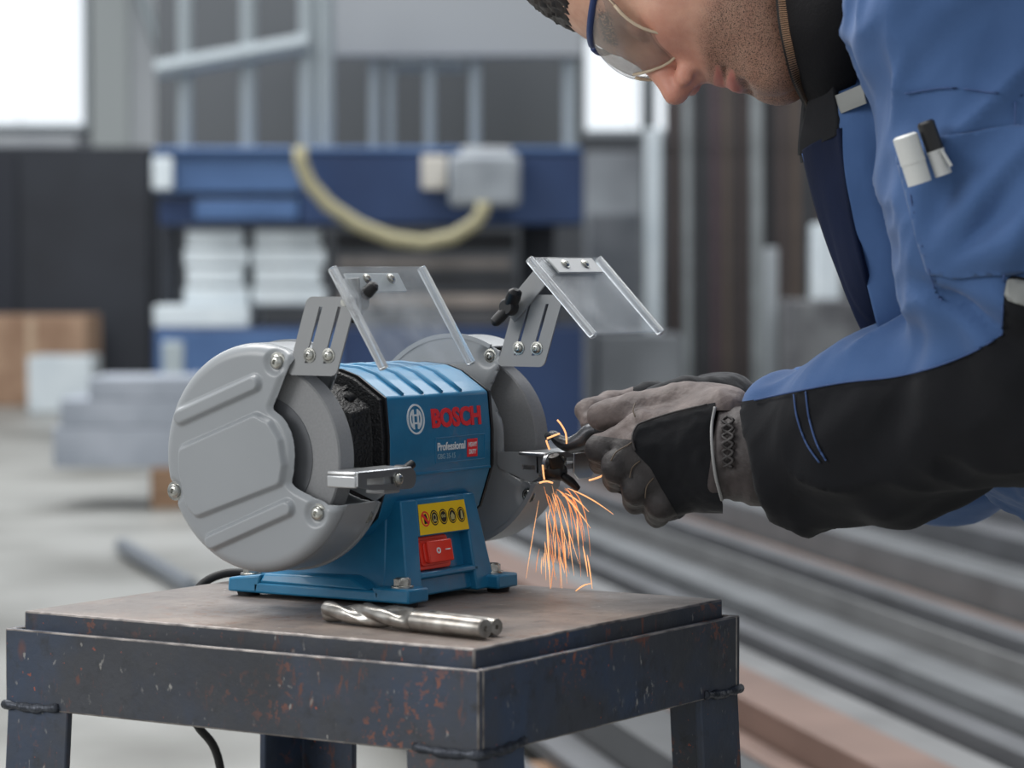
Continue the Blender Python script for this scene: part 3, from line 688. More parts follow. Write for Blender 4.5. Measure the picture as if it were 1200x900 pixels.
mr.inputs['To Min'].default_value = .10; mr.inputs['To Max'].default_value = .26; mr.inputs['From Min'].default_value = .3; mr.inputs['From Max'].default_value = .7
nt.links.new(tcn.outputs['Object'], n_.inputs['Vector']); nt.links.new(n_.outputs['Fac'], mr.inputs['Value']); nt.links.new(mr.outputs[0], mx.inputs['Fac'])
nt.links.new(tr.outputs[0], mx.inputs[1]); nt.links.new(p_.outputs[0], mx.inputs[2]); nt.links.new(mx.outputs[0], out.inputs['Surface'])
M_clear2 = mat('clear_rail', (.9,.92,.94), .08, trans=.75, ior=1.45)
shield_set(-1, -.160, (-.0295,.1865), math.radians(18), (-.088,.243), ((-.0815,.2700), (-.1295,.1945), -.170, -.050), 'L', 1)
shield_set(1, .1145, (-.0455,.1855), math.radians(18), (-.066,.236), ((-.0925,.2775), (-.1555,.2140), .093, .205), 'R', -1)
# tool rests ---------------------------------------------------------------------
def tool_rest(side):
    # built for the left side, mirrored for the right
    def mv(v): return [(x_ if side < 0 else -x_, y_, z_) for x_, y_, z_ in v]
    mb = MB(); xo, xi, yb, yf, zt = -.174, -.104, -.0772, -.1045, .1145
    mb.box(xo, xi+.006, yf, yb, zt-.003, zt); 
    mb.v = mv(mb.v); r = mb.build('tool_rest', M_chrome, GR, bevel=.0014, seg=3)
    mb = MB(); mb.box(xo, xo+.003, yf, yb, zt-.0125, zt-.003); mb.v = mv(mb.v); mb.build('rest_lip', M_chrome, r, bevel=.0012, seg=3)
    W_, H_ = .078, .0165
    def F(u, v, w): return (xo+.001+u, w, zt-.0005-H_+v)
    pl = [(0, .006), (.02, .002), (W_-.0085, 0)]
    for k in range(9): t = -math.pi/2+math.pi*k/8; pl.append((W_-.0085+.0085*math.cos(t), .0082+.0082*math.sin(t)))
    pl += [(0, H_)]
    sl = [(.012,.0065),(.058,.0050),(.061,.0080),(.058,.0110),(.012,.0115)]
    mb = MB(); slot_plate(mb, pl, [sl], F, yf-.0015, yf+.0015); mb.v = mv(mb.v); mb.build('rest_arm', M_chrome, r, smooth=40)
    sx = 1 if side > 0 else -1
    bx = -(.112) if side < 0 else .112
    screw(Vector((bx-.008*(-side), yf-.0015, zt-.0085)), Vector((0,-1,0)), .0048, r, 'rest_bolt')
    if side < 0:
        mb = MB(); mb.lathe([(.007,0),(.008,.002),(.008,.009),(.006,.011)], (-.104, yf+.002, zt-.0065), (0,1,0), 18); mb.build('rest_nut', M_black, r, bevel=.0004)
        mb = MB(); mb.tube([(-.100, yf+.008, zt-.004), (-.087, yf+.008, zt+.001)], .0036, 12); mb.build('rest_nut_lever', M_black, r)
    if side > 0:
        mb = MB(); mb.prism([(.138,.112),(.138,.096),(.146,.0895),(.166,.0895),(.1735,.096),(.1735,.112)], lambda u, v, w: (u, w, v), yf-.0035, yf-.0017); mb.build('rest_front_plate', M_chrome, r, bevel=.0008)
    # bracket carrying the rest, fixed on the inner wall of the guard
    bp = [(-.047,-.0085),(-.0875,-.0075),(-.0885,-.028),(-.080,-.0335),(-.050,-.0225),(-.0465,-.019)]
    xw = side*.1135
    sl = [(-.072,-.0225),(-.088+.003,-.0225),(-.088+.003,-.0185),(-.072,-.0185)]
    mb = MB(); slot_plate(mb, bp, [sl], lambda u, v, w: (w, u, AX+v), xw-.001, xw+.001)
    mb.build('rest_bracket', M_grey, r, smooth=40)
    mb = MB(); mb.box(min(xw, xw+side*.02)-.001, max(xw, xw+side*.02)+.001, -.103, -.0855, AX-.026, AX-.0100); mb.build('rest_bracket_tab', M_grey2, r, bevel=.001)
    if side > 0:     # black wing nut in front of the right rest
        c_ = Vector((.104, yf-.010, zt-.016))
        mb = MB(); mb.lathe([(.0075,-.010),(.0075,.002),(.006,.004)], c_, (0,-1,0), 18)
        ax1 = Vector((.60,-.25,-.75)).normalized()
        for q in (-1, 1):
            e_ = c_ + ax1*q*.019 + Vector((0,-.006,0)); mb.tube([c_+ax1*q*.004, c_+ax1*q*.011+Vector((0,-.004,0)), e_], [.0062,.0066,.0048], 12, sx=.6)
        mb.build('rest_wing_nut', M_black, r, smooth=50)
        mb = MB(); mb.lathe([(.010,-.0005),(.010,.0015)], c_+Vector((0,.012,0)), (0,-1,0), 20); mb.build('washer', M_zinc, r)
    return r
tool_rest(-1); tool_rest(1)
# base -----------------------------------------------------------------------------
mb = MB()
def fy(z): return -.0640-(.082-z)*.19         # leaning front plane
def slab(xa0, xa1, xb0, xb1, z0, z1, yback):  # front strip between two heights, xa at z0, xb at z1
    mb.hexa([(xa0, fy(z0), z0), (xa1, fy(z0), z0), (xa1, yback, z0), (xa0, yback, z0)], [(xb0, fy(z1), z1), (xb1, fy(z1), z1), (xb1, yback, z1), (xb0, yback, z1)])
zt = .083
def xl(z): return -.0555-(zt-z)*.14
def xr(z): return .0510+(zt-z)*.14
def il(z): return -.0335-(zt-z)*.155
def ir(z): return .0355+(zt-z)*.05-.008*(z < .02)
slab(xl(.004), il(.004), xl(zt), il(zt), .004, zt, -.050)          # left post
slab(ir(.004)+.002, xr(.004), ir(zt), xr(zt), .004, zt, -.050)      # right post
slab(il(.052), ir(.052), il(zt), ir(zt), .0525, zt, -.050)          # upper panel with label
slab(il(.020)-.001, ir(.020)+.002, il(.026), ir(.026)+.002, .0195, .0245, -.048)       # sill
mb.hexa([(il(.006), fy(.006)+.006, .005), (ir(.006)+.004, fy(.006)+.006, .005), (ir(.006)+.004, -.045, .005), (il(.006), -.045, .005)], [(il(.02), fy(.02)+.006, .0197), (ir(.02)+.004, fy(.02)+.006, .0197), (ir(.02)+.004, -.045, .0197), (il(.02), -.045, .0197)])
# body behind the recess, flaring to the feet
mb.hexa([(xl(.004), -.056, .004), (xr(.004), -.056, .004), (xr(.004), .075, .004), (xl(.004), .075, .004)], [(xl(zt), -.050, .098), (xr(zt), -.050, .098), (xr(zt), .050, .098), (xl(zt), .050, .098)])
bs = mb.build('base', M_blue, GR, bevel=.0016); tag(bs, 'blue cast pedestal base')
for sx in (-1, 1):
    mb = MB()
    # side flange with raised feet
    xi_, xo_ = (-.052, -.0808) if sx < 0 else (.050, .0800)
    a, b = sorted((xi_, xo_))
    mb.box(a, b, -.060, .066, .0035, .0125)
    mb.hexa([(a, -.0890, .0035), (b, -.0890, .0035), (b, -.058, .0035), (a, -.058, .0035)], [(a, -.0885, .0150), (b, -.0885, .0150), (b, -.052, .0150), (a, -.052, .0150)])
    mb.hexa([(a, .062, .0035), (b, .062, .0035), (b, .0925, .0035), (a, .0925, .0035)], [(a, .058, .0190), (b, .058, .0190), (b, .0915, .0150), (a, .0915, .0150)])
    if sx < 0: mb.hexa([(a, -.048, .0125), (b, -.048, .0125), (b, .060, .0125), (a, .060, .0125)], [(a+.004, -.030, .0215), (b, -.030, .0235), (b, .056, .0215), (a+.002, .056, .0200)])
    mb.build('foot_flange', M_blue, bs, bevel=.0018)
for x_, y_ in ((-.0675,-.0735),(.0655,-.0725),(-.067,.078),(.066,.078)):
    zb = .0155 if y_ < 0 else .0172
    b2 = MB(); b2.lathe([(.0092,-.001),(.0092,.0012),(.0074,.0013)], (x_, y_, zb), (0,0,1), 24)
    hexp = [(math.cos(math.pi/3*k+.3)*.0072, math.sin(math.pi/3*k+.3)*.0072) for k in range(6)]
    b2.prism(hexp, lambda u, v, w: (x_+u, y_+v, w), zb+.001, zb+.0068)
    b2.lathe([(.0060,0),(.0052,.0012)], (x_, y_, zb+.0066), (0,0,1), 18)
    b2.build('mounting_bolt', M_zinc, bs, bevel=.0005)
for x_, y_ in ((-.068,-.078),(.066,-.078),(-.068,.08),(.066,.08)):
    b2 = MB(); b2.lathe([(.009,0),(.010,.004)], (x_, y_, 0), (0,0,1), 18); b2.build('rubber_foot', M_blk, bs)
# rocker switch
swx0, swx1 = -.041, .013
sn = Vector((0, -1, .19)).normalized(); su = Vector((0, -.19, -1)).normalized()*-1
def SW(u, v, w): c_ = Vector((0, fy(.038)+.009, .038)); q = c_+Vector((u,0,0))+su*v+sn*w; return tuple(q)
mb = MB(); mb.prism([(il(.04)-.002, -.016), (ir(.04)+.002, -.016), (ir(.04)+.002, .018), (il(.04)-.002, .018)], SW, -.004, -.001); mb.build('switch_recess', M_blue, bs)
mb = MB(); sp_ = [(u-.0385, v-.0135) for u, v in rrect(.048, .027, .004)]
mb.prism(sp_, SW, -.001, .0035); sw = mb.build('rocker_switch', M_red, bs, bevel=.0008); tag(sw, 'red rocker switch')
for k, (i_, a, b) in enumerate(((.003, .0035, .0055), (.0055, .0055, .0075))):
    mb = MB(); mb.prism([(u-.0385+i_*1.2, v-.0135+i_) for u, v in rrect(.048-2.4*i_, .027-2*i_, .003)], SW, a, b); mb.build('switch_frame', M_red, sw, bevel=.0006)
mb = MB(); pr = [(-.0295, .0072), (-.0295, .0105), (-.010, .0098), (.0020, .0125), (.0020, .0072)]
mb.prism(pr, lambda u, w, v: SW(u, v, w), -.0090, .0090); mb.build('rocker', M_red, sw, bevel=.001)
def ring(mb, fn, c_, r0, r1, w0, w1, n=24, sx=1.0):
    v = []
    for k in range(n):
        a = 2*math.pi*k/n
        for r_, w_ in ((r0, w0), (r1, w0), (r1, w1), (r0, w1)): v.append(fn(c_[0]+r_*sx*math.cos(a), c_[1]+r_*math.sin(a), w_))
    return mb.add(v, [(4*k+q, 4*k+(q+1) % 4, (4*k+4+(q+1) % 4) % (4*n), (4*k+4+q) % (4*n)) for k in range(n) for q in range(4)])
mb = MB(); ring(mb, lambda u, v, w: SW(u, v, w), (-.0155, .0005), .0014, .0025, .0098, .0106, sx=1.15); mb.build('off_mark', M_ink, sw)
mb = MB(); mb.prism([(-.007,.0002),(-.001,.0002),(-.001,.0012),(-.007,.0012)], SW, .0110, .0122); mb.build('on_mark', M_ink, sw)
# yellow warning label with five pictograms
def LB(u, v, w): z = .0665+v; return (u, fy(z)-.0003-w, z)
mb = MB(); mb.prism([(-.0335-.003, -.0125), (.0335+.001, -.0125), (.0335, .0118), (-.0335, .0118)], LB, 0, .0003); lab = mb.build('warning_label', M_yel, bs); tag(lab, 'yellow warning label with five pictograms')
for k in range(5):
    cx = -.0262+k*.0130
    if k == 0:
        mb = MB(); ring(mb, LB, (cx, 0), .0050, .0062, .0003, .0005); mb.prism([(cx-.0048,.003),(cx-.003,.0048),(cx+.0048,-.003),(cx+.003,-.0048)], LB, .0003, .00055); mb.build('pictogram', M_redink, lab)
        mb = MB(); mb.prism([(cx-.002,-.004),(cx+.002,-.004),(cx+.003,.0),(cx+.0015,.004),(cx-.002,.0035)], LB, .0003, .00045); mb.build('pictogram', M_pblk, lab)
    else:
        mb = MB(); mb.prism([(cx+.0058*math.cos(t), .0062*math.sin(t)) for t in np.linspace(0, 2*math.pi, 28, endpoint=False)], LB, .0003, .0005); pg = mb.build('pictogram', M_pblk, lab)
        mb = MB(); ring(mb, LB, (cx, 0), .0046, .0051, .0005, .00065); mb.build('pictogram_ring', M_yel, pg)
        mb = MB()
        if k == 1: ring(mb, LB, (cx, .0004), .0018, .0026, .0005, .0007); mb.prism([(cx-.003,-.003),(cx+.003,-.003),(cx+.002,-.0018),(cx-.002,-.0018)], LB, .0005, .0007)
        if k == 2: ring(mb, LB, (cx-.0016, .0006), .0006, .0013, .0005, .0007); ring(mb, LB, (cx+.0016, .0006), .0006, .0013, .0005, .0007)
        if k == 3: mb.prism([(cx-.0022,-.003),(cx+.0022,-.003),(cx+.003,0),(cx,.0028),(cx-.003,0)], LB, .0005, .0007)
        if k == 4: mb.prism([(cx-.0012,-.0032),(cx+.0026,-.0032),(cx+.0016,.0032),(cx-.0004,.0032)], LB, .0005, .0007)
        mb.build('pictogram_sign', mat('pictogram_grey', lin(190,180,120), .5), pg)
# lettering on the housing front
def plane_M(x_, z_, y_=-.0660): return Matrix(((1,0,0,x_),(0,0,-1,y_),(0,1,0,z_),(0,0,0,1)))
def hy_(z): return -.0625-(.166-z)/.031*.003 if z > .135 else -.0655
tilt = Matrix.Rotation(math.radians(-5.0), 4, 'X')
lt = text_mesh('brand_lettering', 'BOSCH', .0205, M_redink, plane_M(-.0135, .1400, hy_(.147)-.0006) @ tilt, housing, extrude=.0009, offset=.00085, width=.072)
def FRONT(u, v, w): z = .1475+v; return (-.0355+u, hy_(z)-w, z)
mb = MB(); ring(mb, FRONT, (0, 0), .0108, .0122, 0, .0008, 48); em = mb.build('emblem', M_ink, housing); tag(em, 'round white maker emblem')
mb = MB()
for q in (-1, 1):
    arc = [(.0086*math.cos(t)*q, .0086*math.sin(t)) for t in np.linspace(-1.0, 1.0, 12)]+[(.0068*math.cos(t)*q, .0068*math.sin(t)) for t in np.linspace(.80, -.80, 12)]
    mb.prism(arc, FRONT, 0, .0008)
    mb.prism([(q*.0032-.0008,-.0080),(q*.0032+.0008,-.0080),(q*.0032+.0008,.0080),(q*.0032-.0008,.0080)], FRONT, 0, .0008)
    mb.prism([(-.0030,q*.0032-.0007),(.0030,q*.0032-.0007),(.0030,q*.0032+.0007),(-.0030,q*.0032+.0007)], FRONT, 0, .0008)
    mb.prism([(q*.0032,-.0026),(q*.0072,-.0040),(q*.0072,-.0054),(q*.0032,-.0040)], FRONT, 0, .0007); mb.prism([(q*.0032,.0026),(q*.0072,.0040),(q*.0072,.0054),(q*.0032,.0040)], FRONT, 0, .0007)
mb.build('emblem_anchor', M_ink, em)
mb = MB()       # thin raised frame of the model field
fr = [(-.0085,.1105),(.0640,.1105),(.0640,.1310),(-.0085,.1310)]
for i in range(4):
    a, b = fr[i], fr[(i+1) % 4]; mb.tube([(a[0], -.0656, a[1]), (b[0], -.0656, b[1])], .0005, 6)
mb.build('model_field_frame', M_blue, housing)
text_mesh('model_lettering', 'Professional', .0092, M_ink, plane_M(-.0065, .1205), housing, extrude=.0002, offset=.00018, width=.0405)
text_mesh('model_lettering', 'GBG 35-15', .0062, mat('print_pale', lin(150,185,205), .5), plane_M(-.0065, .1135), housing, extrude=.0002, width=.0260)
mb = MB(); mb.box(.0375, .0530, -.0661, -.0655, .1130, .1280); bd_ = mb.build('heavy_duty_badge', M_redink, housing, bevel=.0003)
text_mesh('badge_lettering', 'HEAVY', .0052, M_ink, plane_M(.0390, .1215, -.0662), bd_, extrude=.0001, offset=.0001, width=.0125)
text_mesh('badge_lettering', 'DUTY', .0052, M_ink, plane_M(.0400, .1155, -.0662), bd_, extrude=.0001, offset=.0001, width=.0105)
mb = MB()      # crease line along the front
mb.box(-.072, .073, -.0661, -.0650, .1020, .1045); mb.build('front_crease', M_blue, housing, bevel=.0005)
# power cable over the rear table edge, down and under the table
mb = MB(); cp = [(.03,.070,.030),(.030,.100,.014),(.022,.130,.0065),(.002,.163,.0060),(-.012,.183,-.012),(-.022,.190,-.060),(-.016,.190,-.102),(.001,.190,-.127),(.032,.190,-.168),(.07,.21,-.30),(.08,.26,-.60),(.12,.36,-.725),(.25,.6,-.743),(.5,1.0,-.743)]
mb.tube(catmull(cp), .0038, 10); mb.build('power_cable', M_blk, GR, smooth=180)
# ------------------------------------------------------------------ twist drill bits on the table
def drill(tip, end, R_, label):
    a = Vector(tip); b = Vector(end); L_ = (b-a).length; ax = (b-a).normalized(); s1 = ax.cross(Vector((0,0,1))).normalized(); s2 = s1.cross(ax)
    root = empty('drill_bit', tuple(a-Vector((0,0,R_)))); tag(root, label, 'drill bit', 'drill bits on the table')
    n = 96; seg = 40; fl = .58; v = []; f = []
    for i in range(n+1):
        t = i/n; s_ = t*fl*L_; tw = s_/(R_*6.4)*2*math.pi*.5
        depth = 1.0 if t < .86 else max(0, 1-(t-.86)/.14)
        tipk = min(1, .25+s_/(R_*.9))
        for k in range(seg):
            th_ = 2*math.pi*k/seg; q = abs(math.sin(th_+tw)); g = (1-q)
            r_ = R_*(1-.42*depth*(max(0, (g-.28)/.72))**.6 - .03*depth*(.12 < g < .28))
            r_ *= tipk
            v.append(a+ax*s_+(s1*math.cos(th_)+s2*math.sin(th_))*r_-a+Vector((0,0,R_)))
    for i in range(n):
        for k in range(seg): k2 = (k+1) % seg; f.append((i*seg+k, i*seg+k2, (i+1)*seg+k2, (i+1)*seg+k))
    f.append(tuple(range(seg))[::-1]); f.append(tuple(n*seg+k for k in range(seg)))
    link('flutes', v, f, M_bit, root, smooth=50)
    mb = MB(); rs_ = R_*.97; mb.lathe([(rs_,fl*L_*.995),(rs_,L_*.84),(rs_*.97,L_*.845),(rs_*.97,L_-.0012),(rs_*.88,L_),(rs_*.26,L_),(rs_*.14,L_-.002),(.0001,L_-.002)], Vector((0,0,R_)), ax, 36)
    mb.build('shank', M_bit2, root, smooth=30)
M_bit = mat('drill_steel', lin(178,176,172), .28, .9, var=lin(120,116,110), scale=70, detail=5)
M_bit2 = mat('drill_shank_steel', lin(168,166,162), .32, .9, var=lin(118,112,106), scale=60, detail=5)
drill((-.1810,-.078,T+.0083), (-.2075,-.2445,T+.0083), .0080, 'thick twist drill bit lying in front, spiral flutes and shank fully showing')
drill((-.1600,-.100,T+.0073), (-.1880,-.2415,T+.0073), .0070, 'second drill bit mostly hidden behind the front one, only its shank end showing')
# ------------------------------------------------------------------ organic shapes: distance fields turned into meshes
def C(px, py, dep): return np.array([(px-600)/FPX*dep, -(py-450)/FPX*dep, dep])       # metric frame right / up / depth
def W(P): P = np.asarray(P, float); return CAM + P[..., 0:1]*RGT + P[..., 1:2]*UPV + P[..., 2:3]*FWD
def W1(p): return W(np.array([p]))[0]
def to_px(P): P = np.asarray(P); return 600+P[:, 0]/P[:, 2]*FPX, 450-P[:, 1]/P[:, 2]*FPX
def cone(P, a, b, r1, r2, sc=None):
    a = np.asarray(a, np.float32); b = np.asarray(b, np.float32); d = b-a
    if sc is None:
        L2 = float(d@d)+1e-12; t = np.clip(((P-a)@d)/L2, 0, 1); q = P-a-t[..., None]*d; return np.sqrt((q*q).sum(-1))-(r1+(r2-r1)*t)
    s = np.asarray(sc, np.float32); Q = (P-a)*s; d2 = d*s; t = np.clip((Q@d2)/(float(d2@d2)+1e-12), 0, 1); q = Q-t[..., None]*d2
    return (np.sqrt((q*q).sum(-1))-(r1+(r2-r1)*t))
def ell(P, c, r, A=None):
    q = P-np.asarray(c, np.float32)
    if A is not None: q = q@np.asarray(A, np.float32).T
    r = np.asarray(r, np.float32); k0 = np.sqrt(((q/r)**2).sum(-1)); k1 = np.sqrt(((q/(r*r))**2).sum(-1))+1e-9
    return k0*(k0-1)/k1
def smin(a, b, k): h = np.clip(.5+.5*(b-a)/k, 0, 1); return b+(a-b)*h-k*h*(1-h)
def smax(a, b, k): return -smin(-a, -b, k)
def grid(lo, hi, h):
    lo = np.asarray(lo, float); n = np.maximum(3, np.ceil((np.asarray(hi)-lo)/h).astype(int)+1)
    ax = [lo[i]+h*np.arange(n[i]) for i in range(3)]
    return np.stack(np.meshgrid(*ax, indexing='ij'), -1).astype(np.float32), lo, h
def nets(F, lo, h):
    """naive surface nets"""
    nx, ny, nz = F.shape; s = F < 0
    corners = [(i, j, k) for i in (0,1) for j in (0,1) for k in (0,1)]
    cs = sum(s[i:nx-1+i, j:ny-1+j, k:nz-1+k].astype(np.int8) for i, j, k in corners); act = (cs > 0) & (cs < 8)
    idx = np.full(act.shape, -1); ids = np.argwhere(act); idx[act] = np.arange(len(ids))
    acc = np.zeros((len(ids), 3)); cnt = np.zeros(len(ids))
    val = {c: F[ids[:,0]+c[0], ids[:,1]+c[1], ids[:,2]+c[2]] for c in corners}
    for a in corners:
        for ax in range(3):
            if a[ax] == 0:
                b = tuple(v+(1 if q == ax else 0) for q, v in enumerate(a)); fa, fb = val[a], val[b]; m_ = (fa < 0) != (fb < 0)
                t = np.where(m_, fa/np.where(m_, fa-fb, 1), 0); p_ = np.tile(np.array(a, float), (len(ids), 1)); p_[:, ax] += t
                acc[m_] += p_[m_]; cnt[m_] += 1
    V = lo+h*(ids+acc/cnt[:, None]); quads = []
    for ax in range(3):
        o1, o2 = [q for q in range(3) if q != ax]
        sl0 = [slice(None)]*3; sl1 = [slice(None)]*3; sl0[ax] = slice(0, -1); sl1[ax] = slice(1, None)
        cr = s[tuple(sl0)] != s[tuple(sl1)]; e = np.argwhere(cr); e = e[(e[:, o1] > 0) & (e[:, o2] > 0)]
        ok = (e[:, o1] < F.shape[o1]-1) & (e[:, o2] < F.shape[o2]-1); e = e[ok]
        def cell(d1, d2): c = e.copy(); c[:, o1] -= d1; c[:, o2] -= d2; return idx[c[:,0], c[:,1], c[:,2]]
        q = np.stack([cell(1,1), cell(0,1), cell(0,0), cell(1,0)], 1); inside = s[e[:,0], e[:,1], e[:,2]]
        if ax == 1: inside = ~inside
        q[~inside] = q[~inside][:, ::-1]; quads.append(q)
    return V, np.concatenate(quads)
def tris(Q): Q = np.asarray(Q); return np.r_[Q[:, [0,1,2]], Q[:, [0,2,3]]]
def vnormals(V, Tr):
    n = np.cross(V[Tr[:,1]]-V[Tr[:,0]], V[Tr[:,2]]-V[Tr[:,0]]); N = np.zeros_like(V)
    for k in range(3): np.add.at(N, Tr[:, k], n)
    return N/(np.linalg.norm(N, axis=1, keepdims=True)+1e-12)
def relax(V, Tr, it=2, lam=.5):
    E = np.r_[Tr[:, [0,1]], Tr[:, [1,2]], Tr[:, [2,0]]]; E = np.r_[E, E[:, ::-1]]
    deg = np.bincount(E[:, 0], minlength=len(V))[:, None]
    for _ in range(it):
        S = np.zeros_like(V)
        for c in range(3): S[:, c] = np.bincount(E[:, 0], weights=V[E[:, 1], c], minlength=len(V))
        V = V+(S/np.maximum(deg, 1)-V)*lam
    return V
def vnoise(P, seed=0):
    I = np.floor(P).astype(np.int64); Fr = P-I; Fr = Fr*Fr*(3-2*Fr); out_ = 0
    for i in (0,1):
        for j in (0,1):
            for k in (0,1):
                n = (I[:,0]+i)*374761393+(I[:,1]+j)*668265263+(I[:,2]+k)*2147483647+seed*974711
                n = (n ^ (n >> 13))*1274126177; n = (n ^ (n >> 16)) & 0xffff
                w = (Fr[:,0] if i else 1-Fr[:,0])*(Fr[:,1] if j else 1-Fr[:,1])*(Fr[:,2] if k else 1-Fr[:,2]); out_ = out_+w*n/65535.
    return out_
def folds(V, N, dirs, amp, seed=0):
    """soft cloth folds: noise stretched along the given direction"""
    for (d, fr, st, a) in dirs:
        d = np.asarray(d, float); d /= np.linalg.norm(d); al = V@d; Q = V-al[:, None]*d*(1-st)
        n = vnoise(Q*fr, seed)+.5*vnoise(Q*fr*2.1, seed+1); r = 1-np.abs(n/1.5-.5)*2; V = V+N*((r**2-.45)*a*amp)[:, None]; seed += 5
    return V
def organic(fn, lo, hi, h, it=2, post=None):
    G, l0, h = grid(lo, hi, h); F = fn(G); V, Q = nets(F, l0, h); Tr = tris(Q); V = relax(V, Tr, it)
    N = vnormals(V, Tr)
    g = fn((V+N*.004).astype(np.float32)[None, None])[0, 0]-fn((V-N*.004).astype(np.float32)[None, None])[0, 0]
    if g.mean() < 0: Tr = Tr[:, ::-1]; N = -N
    if post is not None: V = post(V, N)
    return V, Tr
def largest(V, Tr):
    """keep only the biggest connected piece"""
    lab = np.arange(len(V))
    while True:
        m_ = lab[Tr].min(1); new = lab.copy()
        for k in range(3): np.minimum.at(new, Tr[:, k], m_)
        new = new[new]
        if (new == lab).all(): break
        lab = new
    big = np.bincount(lab).argmax(); keep = lab == big; idx = np.cumsum(keep)-1
    return V[keep], idx[Tr[keep[Tr].all(1)]]
def put(name, V, Tr, m, parent, smooth=180, solid=0, loc=None, sub=0):
    off = np.array(parent_loc(parent)); o = link(name, W(V)-off, Tr, m, parent, smooth=smooth, fix=False, sub=sub)
    if solid: md = o.modifiers.new('thickness', 'SOLIDIFY'); md.thickness = solid; md.offset = 0
    return o
def parent_loc(p):
    v = Vector((0,0,0))
    while p is not None: v = v+p.location; p = p.parent
    return tuple(v)
def patch(V, Tr, polypx, off, front=True, rnd=0):
    """piece of a surface inside an outline, lifted by off along the surface normal"""
    V = np.asarray(V); Tr = np.asarray(Tr); N = vnormals(V, Tr); x, y = to_px(V); f = poly_sdf(x, y, polypx)-rnd
    if front is not True and front: Tr = Tr[(V[:, 2] < front)[Tr].all(1)]
    elif front:
        view = V/np.linalg.norm(V, axis=1, keepdims=True); fac = (N*view).sum(1) < .15; keep = fac[Tr].all(1); Tr = Tr[keep]
    V2, T2 = clip_tris(V+N*off, Tr, f); return np.array(V2), np.array(T2)
def px_tube(V, Tr, pts, r, lift, n=6, passes=2):
    """thread following the surface under a line of picture points (used for seams)"""
    P = catmull([(x, y, 0) for x, y in pts], n); X, Y = to_px(V); out_ = []; lift = lift + r*.3
    for p_ in P:
        d = (X-p_[0])**2+(Y-p_[1])**2; c = np.where(d < 40)[0]
        if not len(c): continue
        out_.append(C(p_[0], p_[1], np.sort(V[c, 2])[:3].mean()-lift))
    for _ in range(passes):
        z = np.array([q[2] for q in out_])
        if len(z) > 4:
            z[1:-1] = (z[:-2]+z[1:-1]*2+z[2:])/4
            for q, v in zip(out_, z): q[:] = q*(v/q[2])
    return out_

# ------------------------------------------------------------------ materials of the worker
def cloth(name, rgb, var, weave=1800, rough=.85, bump=.25, sheen=.15):
    if name in MATS: return MATS[name]
    mt = mat(name, rgb, rough, var=var, scale=14, bump=0, spec=.25, detail=6, lo=.3, hi=.7); nt = mt.node_tree; p_ = nt.nodes['Principled BSDF']
    p_.inputs['Sheen Weight'].default_value = sheen
    tc = nd(nt, 'ShaderNodeTexCoord'); a = nd(nt, 'ShaderNodeTexNoise', Scale=weave*.3, Detail=2); b2 = nd(nt, 'ShaderNodeTexNoise', Scale=60, Detail=4)
    ad = nd(nt, 'ShaderNodeMath', operation='MULTIPLY_ADD'); ad.inputs[1].default_value = .35
    nt.links.new(tc.outputs['Object'], a.inputs['Vector']); nt.links.new(tc.outputs['Object'], b2.inputs['Vector'])
    nt.links.new(a.outputs['Fac'], ad.inputs[0]); nt.links.new(b2.outputs['Fac'], ad.inputs[2])
    bp = nd(nt, 'ShaderNodeBump', Strength=bump, Distance=.0015); nt.links.new(ad.outputs[0], bp.inputs['Height']); nt.links.new(bp.outputs[0], p_.inputs['Normal'])
    return mt
M_jb = cloth('jacket_blue', lin(73,102,148), lin(62,90,134))
M_jk = cloth('jacket_black', lin(25,26,30), lin(19,20,24), sheen=.03)
M_jn = cloth('jacket_navy', lin(19,30,58), lin(14,23,46), sheen=0.0)
M_fleece = cloth('collar_black', lin(14,14,18), lin(9,9,12), bump=.6, sheen=.0)
M_refl = mat('reflective_tape', lin(132,134,132), .5, .1)
M_gl_blk = cloth('glove_black_fabric', lin(26,27,31), lin(18,19,22), bump=.35)
M_gl_lea = mat('glove_leather', lin(118,106,102), .62, var=lin(88,78,76), scale=40, bump=.35, bscale=240, detail=6)
M_gl_pad = mat('glove_pad', lin(66,62,62), .6, var=lin(46,43,43), scale=50, bump=.3, bscale=300)
M_pipe = mat('glove_piping', lin(150,150,150), .5)
M_thread = mat('blue_thread', lin(60,84,130), .7)
M_tr = cloth('trousers_navy', lin(34,42,60), lin(26,32,48))
M_boot = mat('boot_leather', lin(38,34,32), .6, bump=.2, bscale=120)

hipw = W1(C(1460, 620, 2.40))
PER = empty('person', (hipw[0], hipw[1], 0)); tag(PER, 'worker in blue and black jacket and safety glasses bending over the grinder', 'person')
